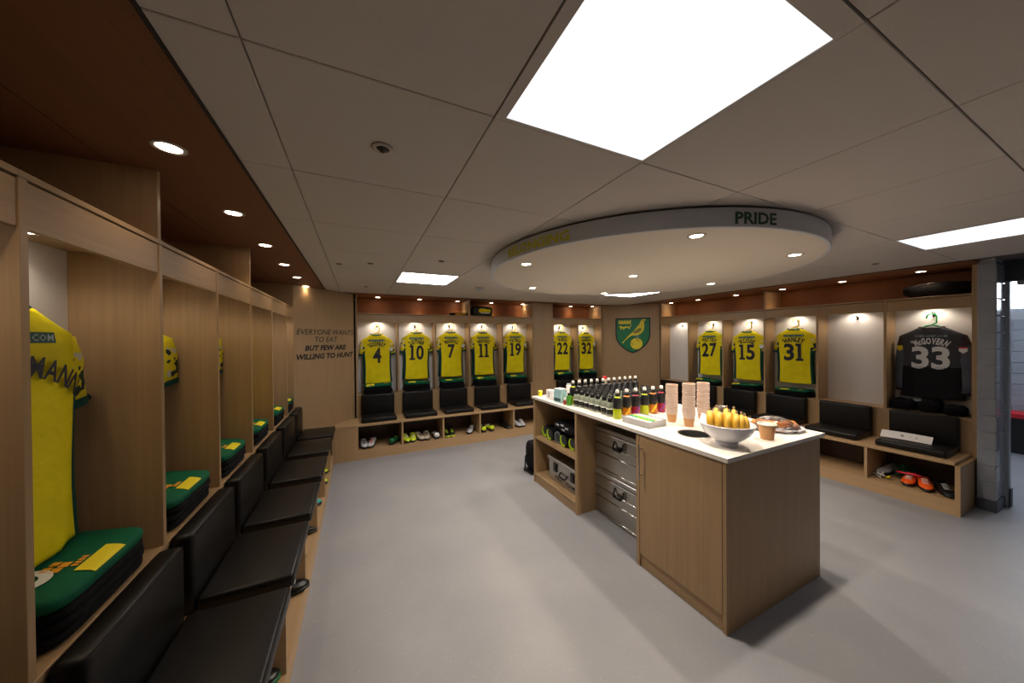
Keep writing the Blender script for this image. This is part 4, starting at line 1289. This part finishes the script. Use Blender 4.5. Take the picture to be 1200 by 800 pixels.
obj('bucket', MB().lathe([(0.0, 0.0), (0.11, 0.0), (0.125, 0.40), (0.12, 0.40), (0.105, 0.01), (0.0, 0.01)], 20), BLACKP, t, True)

# aluminium trunks in the recess
def trunk(z0, z1, label):
    t = thing('storage_chest', label, 'trunk', (1.975, 2.375, z0), 0, 'aluminium trunks in the island')
    H = z1 - z0; L = 0.665; D = 0.42
    obj('body', MB().box(0, -L, 0, D, 0, H * 0.90, bev=0.004), ALU, t)
    obj('lid', MB().box(-0.012, -L - 0.004, H * 0.90, D + 0.012, 0.008, H - 0.002, bev=0.005), ALU, t)
    rb = MB()
    for z in (0.03, H * 0.42, H * 0.62): rb.tube([(-0.003, -L + 0.01, z), (-0.003, -0.01, z)], 0.006, 6)
    obj('rib', rb, CHROME, t, True)
    obj('edge_strip', MB().box(-0.010, -L, H * 0.855, 0.0, 0, H * 0.885), CHROME, t)
    hp = MB(); hp.box(-0.006, -0.36, H * 0.62, 0.0, -0.25, H * 0.83); obj('handle_plate', hp, STEEL, t)
    hn = MB()
    hn.tube([(-0.008, -0.355, H * 0.80), (-0.024, -0.355, H * 0.70), (-0.030, -0.350, H * 0.645), (-0.030, -0.26, H * 0.645), (-0.024, -0.255, H * 0.70), (-0.008, -0.255, H * 0.80)], 0.007, 8)
    hn.tube([(-0.030, -0.345, H * 0.645), (-0.030, -0.265, H * 0.645)], 0.014, 8)
    obj('handle', hn, BLACKP, t, True)
trunk(0.0, 0.402, 'lower aluminium trunk with a black drop handle in the island recess')
trunk(0.403, 0.800, 'upper aluminium trunk with a black drop handle in the island recess')

# silver case on the bottom shelf
t = thing('metal_case', 'silver case with black stencilled print on the bottom shelf of the island', 'case', (1.845, 2.985, 0.104))
L, H, D = 0.56, 0.245, 0.36
obj('body', MB().box(0, -L, 0, D, 0, H * 0.86, bev=0.004), ALU, t)
obj('lid', MB().box(-0.014, -L - 0.012, H * 0.86, D + 0.012, 0.012, H, bev=0.005), ALU, t)
for y in (-0.13, -0.43):
    lt = MB(); lt.box(-0.012, y - 0.03, H * 0.45, 0.0, y + 0.03, H * 0.80); lt.box(-0.018, y - 0.018, H * 0.52, -0.012, y + 0.018, H * 0.72)
    obj('latch', lt, BLACKP, t)
hn = MB(); hn.tube([(-0.004, -0.34, H * 0.55), (-0.028, -0.335, H * 0.42), (-0.028, -0.23, H * 0.42), (-0.004, -0.225, H * 0.55)], 0.009, 8); obj('handle', hn, BLACKP, t, True)
q = MB(); text_fit(q, 'FIRST TEAM', w=0.34, h=0.04, bold=0.02, fr=lambda u, v: (-0.0015, -0.29 - u, 0.055 + v)); obj('stencil_print', q, DKTEXT, t)

# foam rollers on the middle shelf
for k in range(5):
    y = 3.09 - 0.128 * k
    lb = 'black massage roller with lime rim on the island shelf, ' + ('leftmost', 'second from the left', 'third from the left', 'fourth from the left', 'rightmost')[k]
    t = thing('massage_roller', lb, 'roller', (1.86 - 0.016 * (k % 2), y, 0.513 + 0.062), 0, 'rollers on the island shelf')
    obj('body', MB().cyl((0.0, 0, 0), (0.32, 0, 0), 0.060, n=22), BLACKP, t, True, sharp=40)
    e = MB(); e.cyl((-0.003, 0, 0), (0, 0, 0), 0.042, n=20); obj('core', e, mat('charcoal core', (50, 54, 58), 0.6), t)
    if k != 2:
        n = 12; a0, a1 = R_(120), R_(300)
        cr = MB(); outer = [(0.058 * math.cos(a0 + (a1 - a0) * i / n), 0.058 * math.sin(a0 + (a1 - a0) * i / n)) for i in range(n + 1)]
        inner = [(0.010 + 0.046 * math.cos(a0 + (a1 - a0) * i / n), 0.012 + 0.046 * math.sin(a0 + (a1 - a0) * i / n)) for i in range(n, -1, -1)]
        cr.prism(outer + inner, lambda u, v, w: (-0.004 - w, -u, v), 0.003)
        obj('lime_rim', cr, LIME, t)
    else:
        obj('grey_rim', MB().lathe([(0.050, 0), (0.058, 0), (0.058, 0.004), (0.050, 0.004)], 24, close=True), GREYP, t, rot=(0, -math.pi / 2, 0))
t = thing('drawstring_bag', 'black bag with white print lying on the rollers in the island', 'bag', (1.98, 2.72, 0.638))
b = MB(); b.superell((0, 0, 0.055), 0.14, 0.21, 0.055, 0.6, 0.5, 24, 9, noise=0.08, seed=12); obj('body', b, BLACK, t, True)
for i, (y, z) in enumerate([(0.10, 0.075), (0.02, 0.085), (-0.06, 0.07), (0.0, 0.045)]):
    q = MB(); q.box(-0.137, y - 0.03, z - 0.008, -0.128, y + 0.02, z + 0.008); obj('white_print', q, GREYB, t)

# bag on the floor behind the island
t = thing('wheeled_bag', 'black upright bag standing on the floor beyond the far end of the island', 'bag', (1.935, 3.42, 0))
b = MB(); b.superell((0, 0, 0.19), 0.10, 0.13, 0.17, 0.4, 0.4, 20, 10); obj('body', b, BLACK, t, True)
b = MB(); b.tube([(-0.07, 0.0, 0.30), (-0.09, 0, 0.26), (-0.15, 0, 0.20), (-0.16, 0, 0.02)], 0.010, 6); obj('strap', b, BLACKP, t, True)
b = MB(); b.box(-0.13, -0.10, 0, 0.09, 0.10, 0.022, bev=0.004); obj('base', b, BLACKP, t)

# ------------------------------------------------------------------ on the worktop
ZT = ZW1 + 0.0005
# clear bottles with black caps
def bottle_proto(name, parts, label, group):
    t = thing(name, label, 'bottle', (0, 0, ZT), 0, group)
    for nm, mb, m in parts: obj(nm, mb, m, t, True, sharp=50)
    return t
body = MB().lathe([(0.0, 0.001), (0.030, 0.0), (0.032, 0.006), (0.032, 0.078), (0.030, 0.094), (0.024, 0.110), (0.016, 0.118), (0.0, 0.119)], 14)
labl = MB().lathe([(0.0325, 0.018), (0.0328, 0.020), (0.0328, 0.055), (0.0325, 0.057)], 14, close=True)
band = MB().lathe([(0.0326, 0.0575), (0.0328, 0.066)], 14, caps=False)
capb = MB().lathe([(0.019, 0.112), (0.0205, 0.114), (0.0205, 0.146), (0.018, 0.150), (0.013, 0.156), (0.012, 0.172), (0.0, 0.173)], 12)
rows, cols = 7, 10
first = None
for i in range(rows):
    for j in range(cols):
        y = 2.535 - 0.0755 * i + random.uniform(-0.004, 0.004)
        x = 1.885 + 0.0765 * j + random.uniform(-0.004, 0.004)
        if j == 0:
            lb = 'clear black-capped bottle at the worktop front edge, ' + ('%s from the far end of its row' % _ord[i])
        else:
            lb = 'clear black-capped bottle, %s from the far end in the %s line behind the worktop edge' % (_ord[i], _ord[j])
        if first is None:
            first = bottle_proto('clear_bottle', [('body', body, CLEARP), ('label_wrap', labl, LABELB), ('white_band', band, WHITEP), ('cap', capb, BLACKP)], lb, 'black-capped bottles on the worktop')
            first.location = (x, y, ZT)
        else:
            dup(first, (x, y, ZT), random.uniform(0, 6), lb)
# taller sports bottles with silver caps
sb = MB().lathe([(0.0, 0.001), (0.030, 0.0), (0.034, 0.006), (0.034, 0.06), (0.029, 0.085), (0.034, 0.110), (0.034, 0.140), (0.026, 0.168), (0.015, 0.180), (0.0, 0.181)], 14)
sl = MB().lathe([(0.0350, 0.082), (0.0353, 0.084), (0.0353, 0.140), (0.028, 0.167), (0.0275, 0.160)], 14, close=True)
sk = MB().lathe([(0.016, 0.176), (0.019, 0.178), (0.019, 0.200), (0.013, 0.205), (0.0, 0.206)], 12)
sn = MB().lathe([(0.012, 0.203), (0.015, 0.206), (0.015, 0.220), (0.010, 0.230), (0.0, 0.231)], 12)
def flash(side):
    b = MB()
    b.prism([(-0.022, 0.02), (0.022, 0.02), (-0.022, 0.095)], lambda u, v, w: (0.0352 * math.sin(side + u / 0.034) , -0.0352 * math.cos(side + u / 0.034), v), 0.0)
    return b
LEMON = mat('lemon sports drink', (168, 182, 24), 0.3)
TANG = mat('orange sports drink', (196, 112, 22), 0.3)
CHER = mat('cherry sports drink', (150, 20, 50), 0.3)
DARKB = mat('dark sports drink', (52, 48, 44), 0.3)
_sp = {}
def sports(x, y, m, label, group, fl=None):
    if m.name not in _sp:
        t = bottle_proto('sports_bottle', [('body', MB().add(sb.v, sb.f), m), ('label_wrap', MB().add(sl.v, sl.f), LABELB), ('cap', MB().add(sk.v, sk.f), BLACKP), ('spout', MB().add(sn.v, sn.f), SILVERC)], label, group)
        if fl:
            f = MB()
            n = 6
            for k in range(n):
                z0, z1 = 0.015 + 0.085 * k / n, 0.015 + 0.085 * (k + 1) / n
                a0, a1 = -0.9 + 1.5 * k / n, -0.9 + 1.5 * (k + 1) / n
                q = lambda a, z: (0.0356 * math.sin(a), -0.0356 * math.cos(a), z)
                f.add([q(a0, z1 if False else z0), q(a0 + 0.5, z0), q(a1 + 0.5, z1), q(a1, z1)], [(0, 1, 2, 3)])
            obj('flash_print', f, fl, t)
        _sp[m.name] = t
        t.location = (x, y, ZT)
        t.rotation_euler = (0, 0, -0.45)
        return t
    return dup(_sp[m.name], (x, y, ZT), -0.45, label, group)
fr_ = [(LEMON, None, 'lemon'), (TANG, mat('yellow flash', (240, 190, 40), 0.4), 'orange'), (CHER, PURPLE, 'cherry and purple'), (LEMON, None, 'lemon'), (TANG, None, 'orange'), (CHER, None, 'cherry')]
for k, (m, fl, c) in enumerate(fr_):
    sports(1.872 + 0.100 * k, 1.985, m, '%s sports bottle with silver spout in the front row, %s from the edge' % (c, _ord[k]), 'sports bottles on the worktop', fl)
for k in range(12):
    m = (LEMON if k == 0 else DARKB)
    sports(1.905 + 0.0755 * k, 2.625, m, ('yellow sports bottle with silver spout at the worktop edge' if k == 0 else 'dark sports bottle with silver spout in the far row, %s from the worktop edge' % _ord[k]), 'sports bottles on the worktop')

# small things at the far end of the worktop
t = thing('yellow_tub', 'small yellow tub at the far corner of the worktop', 'tub', (1.835, 3.145, ZT))
obj('body', MB().lathe([(0.0, 0), (0.021, 0), (0.022, 0.05), (0.0, 0.05)], 16), YELLOWP, t, True, sharp=40)
obj('lid', MB().lathe([(0.023, 0.05), (0.023, 0.062), (0.0, 0.063)], 16), mat('pale yellow lid', (238, 226, 90), 0.4), t, True, sharp=40)
t = thing('carton', 'small white carton beside the pale teal carton on the worktop', 'box', (1.842, 2.93, ZT), 0.1)
obj('body', MB().box(-0.03, -0.05, 0, 0.03, 0.05, 0.10, bev=0.002), PAPER, t)
q = MB(); text_fit(q, '2', h=0.05, bold=0.02, fr=lambda u, v: (-0.0308, -u, 0.05 + v)); obj('print', q, GREYP, t)
t = thing('carton', 'pale teal carton near the far end of the worktop', 'box', (1.845, 2.76, ZT), 0.1)
obj('body', MB().box(-0.04, -0.055, 0, 0.04, 0.055, 0.135, bev=0.002), TEAL, t)
obj('white_top', MB().box(-0.0405, -0.0555, 0.1355, 0.0405, 0.0555, 0.138), PAPER, t)
obj('dark_print', MB().box(-0.0412, -0.05, 0.012, -0.0402, 0.05, 0.045), mat('dark teal print', (40, 66, 70), 0.5), t)
t = thing('small_bottle', 'small red bottle with white cap between the teal carton and the green bottle', 'bottle', (1.815, 2.635, ZT))
obj('body', MB().lathe([(0.0, 0), (0.016, 0), (0.016, 0.035), (0.010, 0.045), (0.0, 0.046)], 14), mat('brown red bottle', (150, 50, 30), 0.3), t, True, sharp=40)
obj('cap', MB().lathe([(0.012, 0.044), (0.012, 0.068), (0.0, 0.069)], 14), WHITEP, t, True, sharp=40)
t = thing('green_bottle', 'green bottle with dark cap standing on the worktop front edge', 'bottle', (1.83, 2.585, ZT))
obj('body', MB().lathe([(0.0, 0), (0.024, 0), (0.025, 0.08), (0.018, 0.098), (0.0, 0.1)], 14), GREENB, t, True, sharp=40)
obj('cap', MB().lathe([(0.017, 0.096), (0.017, 0.118), (0.0, 0.119)], 14), BLACKP, t, True, sharp=40)
t = thing('white_tube', 'upright white box behind the green bottle on the worktop', 'box', (2.02, 2.86, ZT))
obj('body', MB().box(-0.02, -0.02, 0, 0.02, 0.02, 0.15, bev=0.002), PAPER, t)
obj('cap', MB().box(-0.014, -0.014, 0.1505, 0.014, 0.014, 0.165), GREYB, t)
t = thing('red_capped_bottle', 'bottle with a red cap standing behind the far row of sports bottles', 'bottle', (2.46, 2.80, ZT))
obj('body', MB().lathe([(0.0, 0), (0.034, 0), (0.034, 0.17), (0.018, 0.20), (0.0, 0.201)], 14), mat('pale bottle', (170, 160, 140), 0.3, trans=0.3), t, True, sharp=40)
obj('cap', MB().lathe([(0.022, 0.198), (0.022, 0.222), (0.0, 0.223)], 14), RED, t, True, sharp=40)

# clear tray of sachets
t = thing('sachet_tray', 'clear plastic tray of white and green sachets on the worktop edge', 'tray', (1.90, 1.775, ZT), 0.05)
TRAYM = mat('clear tray plastic', (214, 214, 216), 0.15, trans=0.55)
b = MB(); b.box(-0.06, -0.12, 0, 0.13, 0.12, 0.003); b.box(-0.06, -0.12, 0.003, -0.057, 0.12, 0.045); b.box(0.127, -0.12, 0.003, 0.13, 0.12, 0.045); b.box(-0.057, -0.12, 0.003, 0.127, -0.117, 0.045); b.box(-0.057, 0.117, 0.003, 0.127, 0.12, 0.045)
obj('tray', b, TRAYM, t)
b = MB(); b.box(-0.05, -0.11, 0.004, 0.12, 0.11, 0.040); obj('white_sachets', b, PAPER, t)
b = MB(); b.box(0.0, -0.105, 0.0405, 0.03, 0.105, 0.046); obj('green_sachet', b, mat('sachet green', (50, 160, 80), 0.5), t)
b = MB(); b.box(0.04, -0.10, 0.0405, 0.06, 0.105, 0.045); b.box(-0.02, -0.08, 0.0405, -0.006, 0.02, 0.044); obj('yellow_sachet', b, mat('sachet yellow', (226, 200, 70), 0.5), t)

# paper cup stacks: every cup is a thing
cup_b = MB().lathe([(0.0, 0.0), (0.029, 0.0), (0.041, 0.090), (0.0385, 0.090), (0.027, 0.003), (0.0, 0.003)], 20)
cup_r = MB().lathe([(0.040, 0.084), (0.0435, 0.086), (0.0435, 0.091), (0.040, 0.093), (0.0385, 0.090)], 20, close=True)
cup_s = MB().lathe([(0.0372, 0.0602), (0.0412, 0.0895)], 20, caps=False)
_up = _ord + ['thirteenth', 'fourteenth', 'fifteenth', 'sixteenth', 'seventeenth', 'eighteenth', 'nineteenth']
proto = None
for s_, (x, y, n, pitch, lb) in enumerate([(2.17, 1.72, 17, 0.0118, 'left cup stack behind the sachet tray'), (2.165, 1.575, 19, 0.0118, 'middle cup stack, nearest the camera'), (2.385, 1.615, 18, 0.0118, 'right cup stack behind the banana bowl')]):
    for k in range(n):
        z = ZT + pitch * k + (0.006 if k > n * 0.62 else 0)
        lb2 = ('brown bottom cup of the ' if k == 0 else 'topmost cup of the ' if k == n - 1 else 'pale paper cup, %s from the bottom of the ' % _up[k]) + lb
        if proto is None:
            proto = thing('paper_cup', lb2, 'cup', (x, y, z), 0, 'stacked paper cups')
            obj('wall', cup_b, KRAFT, proto, True, sharp=40); obj('rim', cup_r, CUPW, proto, True); obj('rim_band', cup_s, CUPW, proto, True)
        else:
            dup(proto, (x + random.uniform(-0.0015, 0.0015), y + random.uniform(-0.0015, 0.0015), z), random.uniform(0, 6), lb2)
t = thing('paper_cup', 'single brown paper cup with a pale lid between the banana bowl and the food platter', 'cup', (2.325, 1.155, ZT), 0, 'single paper cups')
obj('wall', MB().lathe([(0.0, 0.0), (0.034, 0.0), (0.047, 0.092), (0.044, 0.092), (0.032, 0.003), (0.0, 0.003)], 24), KRAFT, t, True, sharp=40)
obj('rim', MB().lathe([(0.046, 0.088), (0.050, 0.090), (0.050, 0.098), (0.045, 0.099)], 24, close=True), mat('pale cup lid', (214, 218, 200), 0.5), t, True)
obj('lid_disc', MB().lathe([(0.046, 0.094), (0.0, 0.0945)], 24), mat('pale cup lid', (214, 218, 200), 0.5), t, True)

# fruit bowl with bananas
BW = (1.995, 1.205)
t = thing('fruit_bowl', 'white footed bowl holding bananas on the near end of the worktop', 'bowl', (*BW, ZT))
obj('bowl', MB().lathe([(0.0, 0.0), (0.060, 0.0), (0.062, 0.018), (0.056, 0.026), (0.085, 0.040), (0.120, 0.072), (0.140, 0.110), (0.146, 0.128), (0.143, 0.131), (0.136, 0.124), (0.116, 0.080), (0.080, 0.050), (0.0, 0.040)], 40), CERAMIC, t, True, sharp=50)
vx = Vector((BW[0], BW[1], 0)).normalized()
rgt = Vector((vx.y, -vx.x, 0))
def banana(k, off, fwd, lean, label, hgt=0.11):
    c = Vector((BW[0], BW[1], ZT + 0.062)) + rgt * off * 0.94 - vx * fwd
    t = thing('banana', label, 'fruit', c, 0, 'bananas in the bowl')
    pts, rad = [], []
    n = 12
    for i in range(n):
        q = i / (n - 1)
        a = R_(-20 + 125 * q)
        # arc in the plane towards the camera, bulging at us
        up = hgt * 1.18 * math.sin(R_(90) * q) ** 0.9
        bulge = 0.040 * math.sin(math.pi * q)
        pts.append(Vector((0, 0, 0)) + vx * (-bulge - 0.01 + 0.045 * q) + rgt * (lean * q) + Vector((0, 0, up)))
        rad.append(0.0200 * max(0.32, math.sin(math.pi * min(1, 0.12 + 0.8 * q)) ** 0.5))
    b = MB(); b.tube(pts, rad, 7); obj('skin', b, BANANA, t, True)
    s = MB(); s.tube([pts[-1], pts[-1] + vx * 0.012 + Vector((0, 0, 0.010)), pts[-1] + vx * 0.03 + Vector((0, 0, 0.016))], [0.008, 0.006, 0.007], 6); obj('stem', s, BANANAT, t, True)
for k, (o_, fw, ln, lb, hg) in enumerate([(-0.083, 0.035, -0.010, 'leftmost banana of the front row in the white bowl', 0.105), (-0.040, 0.058, 0.0, 'second banana from the left in the white bowl', 0.108), (0.002, 0.064, 0.012, 'third banana from the left in the white bowl', 0.11),
                                         (0.042, 0.056, 0.010, 'fourth banana from the left in the white bowl', 0.105), (0.074, 0.040, 0.004, 'fifth banana from the left in the white bowl', 0.10), (0.100, 0.012, -0.004, 'rightmost banana in the white bowl', 0.09),
                                         (-0.055, -0.012, 0.0, 'banana of the back row on the left in the white bowl', 0.115), (-0.005, -0.002, 0.005, 'banana of the back row in the middle of the white bowl', 0.118), (0.045, -0.010, -0.005, 'banana of the back row on the right in the white bowl', 0.115)]):
    banana(k, o_, fw, ln, lb, hg)
def film(name, loc, ax, ay, az, label, seed, z0=0.0, crump=0.35):
    rnd = random.Random(seed)
    nu, nv = 30, 10
    b = MB()
    rings = []
    for j in range(nv):
        q = j / (nv - 1)
        ring = []
        for k in range(nu):
            a = 2 * math.pi * k / nu
            r = (1 - q) ** 0.5 if q < 1 else 0
            n_ = rnd.uniform(-1, 1) * crump * 0.22 * (1 - 0.6 * q)
            ring.append((ax * (r + n_ * 0.5) * math.cos(a), ay * (r + n_ * 0.5) * math.sin(a), z0 + az * (q + n_ * 0.6)))
        rings.append(ring)
    b.loft(rings, caps=False)
    return tag(obj(name, b, FILM, loc=loc), label, 'film')
film('plastic_wrap', (BW[0] + vx.x * 0.075 - rgt.x * 0.03, BW[1] + vx.y * 0.075 - rgt.y * 0.03, ZT + 0.135), 0.085, 0.075, 0.085, 'crumpled clear wrapping behind the bananas in the bowl', 5)
t = thing('wrapped_roll', 'brown wrapped roll at the back of the banana bowl', 'food', (BW[0] + vx.x * 0.06 - rgt.x * 0.06, BW[1] + vx.y * 0.06 - rgt.y * 0.06, ZT + 0.11), 0.3)
b = MB(); b.superell((0, 0, 0.03), 0.075, 0.045, 0.042, 0.8, 0.8, 18, 9, noise=0.08, seed=8); obj('crust', b, mat('wrapped beige roll', (196, 164, 130), 0.5, noise=0.2, nscale=30), t, True)
b = MB(); b.box(-0.07, -0.05, 0.034, -0.02, -0.044, 0.06); obj('price_label', b, PAPER, t)
t = tag(obj('paper_napkin', MB().add([tuple(Vector((BW[0], BW[1], ZT + 0.122)) + rgt * u - vx * w + Vector((0, 0, z))) for u, w, z in ((-0.145, 0.02, 0.0), (-0.09, 0.075, -0.004), (-0.075, 0.06, 0.045), (-0.13, 0.0, 0.05), (-0.142, 0.018, 0.001), (-0.088, 0.072, -0.003), (-0.073, 0.057, 0.046), (-0.128, -0.003, 0.051))],
            [(0, 1, 2, 3), (7, 6, 5, 4), (0, 4, 5, 1), (1, 5, 6, 2), (2, 6, 7, 3), (3, 7, 4, 0)]), PAPER), 'folded white paper napkin tucked into the left of the banana bowl', 'napkin')
# platter of food under cling film
PC = (2.622, 1.262)
t = thing('platter', 'oval white platter of pastries at the near right corner of the worktop', 'plate', (*PC, ZT), R_(-38))
obj('dish', MB().lathe([(0.0, 0.0), (0.10, 0.0), (0.155, 0.014), (0.165, 0.018), (0.160, 0.022), (0.10, 0.008), (0.0, 0.007)], 40, sx=1.08, sy=0.80), CERAMIC, t, True)
rnd = random.Random(4)
foods = [(-0.10, 0.02), (-0.05, -0.05), (-0.05, 0.05), (0.0, 0.0), (0.03, -0.06), (0.04, 0.055), (0.08, 0.0), (0.115, 0.035), (0.10, -0.045), (-0.105, -0.03)]
Mz = Matrix.Rotation(R_(-38), 3, 'Z')
def _sx(u, v):
    q = Vector((PC[0], PC[1], 0)) + Mz @ Vector((u, v, 0))
    return q.dot(_r) / q.dot(_f)
foods.sort(key=lambda q: _sx(*q))
_cnt = {True: 0, False: 0}
for k, (u, v) in enumerate(foods):
    p = Mz @ Vector((u, v, 0))
    m = PASTRY if k % 2 == 0 or k in (3,) else BREAD
    nth = _ord[_cnt[m is PASTRY]]; _cnt[m is PASTRY] += 1
    t = thing('pastry' if m is PASTRY else 'sandwich', ('orange-brown pastry' if m is PASTRY else 'brown bread sandwich piece') + ' under cling film on the platter, %s from the left' % nth, 'food', (PC[0] + p.x, PC[1] + p.y, ZT + 0.012 + (0.012 if k in (3, 6) else 0)), rnd.uniform(0, 3), 'food on the platter')
    b = MB(); b.superell((0, 0, 0.022), 0.040, 0.024, 0.020, 0.7, 0.7, 14, 7, noise=0.12, seed=k); obj('crust' if m is PASTRY else 'bread', b, m, t, True)
film('cling_film', (PC[0], PC[1], ZT + 0.006), 0.185, 0.15, 0.082, 'crinkled cling film stretched over the food platter', 11, 0.0, 0.5)

# ------------------------------------------------------------------ doorway side: glazed block pier, frame, room beyond
pier = struct('wall_pier', MB().box(5.172, 0.768, 0, 5.45, 0.862, ZC + 0.04), MORTAR)
zz = 0.105
n = 0
blk = {}
def block(mb_key, x0, y0, z0, x1, y1, z1, parent):
    obj('block', MB().box(x0, y0, z0, x1, y1, z1, bev=0.003), BLOCK, parent)
while zz < ZC - 0.01:
    z1 = min(zz + 0.148, ZC - 0.002)
    block('a', 5.165, 0.765, zz + 0.003, 5.171, 0.860, z1, pier)         # face towards the room
    off = 0.0 if n % 2 == 0 else 0.10
    block('b', 5.165, 0.759, zz + 0.003, 5.30, 0.7675, z1, pier)
    block('c', 5.305, 0.759, zz + 0.003, 5.45, 0.7675, z1, pier)
    zz += 0.152; n += 1
obj('coving', MB().box(5.158, 0.752, 0, 5.45, 0.861, 0.10, bev=0.004), COVE, pier)
struct('door_frame_1', MB().box(5.452, 0.735, 0.0, 5.52, 0.762, 2.10, bev=0.004), FRAMEW)
struct('door_lintel_1', MB().box(5.452, REAR, 2.10, 5.56, 0.90, ZC + 0.04), mat('dark grey lintel', (60, 66, 74), 0.6))
struct('door_frame_2', MB().box(5.452, REAR, 2.06, 5.52, 0.699, 2.099, bev=0.004), FRAMEW)
struct('door_foot_1', MB().box(5.446, 0.724, 0.0, 5.526, 0.734, 0.17, bev=0.003), COVE)
struct('wall_hall_left', MB().box(5.82, 0.87, 0, 5.92, 5.8, 2.6), PLASTER)
struct('ceiling_hall', MB().box(5.565, REAR, 2.60, 9.2, 5.8, 2.65), CEIL)
hall = struct('wall_hall_far', MB().box(8.31, REAR, 0, 8.40, 5.8, 2.60), MORTAR)
me = None
for r_ in range(17):
    for c_ in range(7):
        y0 = 0.1 + 0.40 * c_ - (0.2 if r_ % 2 else 0)
        if me is None:
            o = obj('block', MB().box(0, 0, 0, 0.012, 0.394, 0.145, bev=0.003), BLOCK, hall, loc=(8.299, y0, 0.002 + 0.152 * r_)); me = o.data
        elif 0.152 * (r_ + 1) < 1.93 or c_ < 0:
            obj('block', me, None, hall, loc=(8.299, y0, 0.002 + 0.152 * r_))
t = thing('hall_window', 'bright window high in the tiled wall seen through the doorway', 'window', (8.28, 1.2, 1.95))
obj('pane', MB().box(0.004, -1.1, 0.02, 0.012, 1.2, 0.55), mat('daylit pane', (226, 238, 255), emit=6.0), t)
fr = MB(); fr.box(0, -1.12, 0, 0.018, 1.22, 0.02); fr.box(0, -1.12, 0.55, 0.018, 1.22, 0.57); fr.box(0, -1.12, 0.02, 0.018, -1.1, 0.55); fr.box(0, 1.2, 0.02, 0.018, 1.22, 0.55)
obj('frame', fr, FRAMEW, t)
t = thing('hall_bench', 'dark bench with a red edge against the tiled wall beyond the doorway', 'bench', (7.95, 1.2, 0))
obj('seat', MB().box(0, -1.0, 0.44, 0.33, 1.6, 0.49), BLACKP, t); obj('red_edge', MB().box(-0.012, -1.0, 0.485, 0.33, 1.6, 0.545), RED, t); obj('base', MB().box(0.05, -1.0, 0, 0.33, 1.6, 0.439), BLACKP, t)
t = thing('light_panel', 'square light panel in the ceiling of the room beyond the doorway', 'light', (6.9, 0.6, 2.598), 0, 'hall light panels')
obj('frame', MB().box(-0.32, -0.62, -0.004, 0.32, 0.62, 0.0), CEIL, t); obj('diffuser', MB().box(-0.29, -0.59, -0.008, 0.29, 0.59, -0.0045), mat('hall panel diffuser', (226, 240, 255), emit=7.0), t)
struct('wall_hall_end', MB().box(5.455, 0.865, 0, 5.82, 0.90, 2.6), PLASTER)
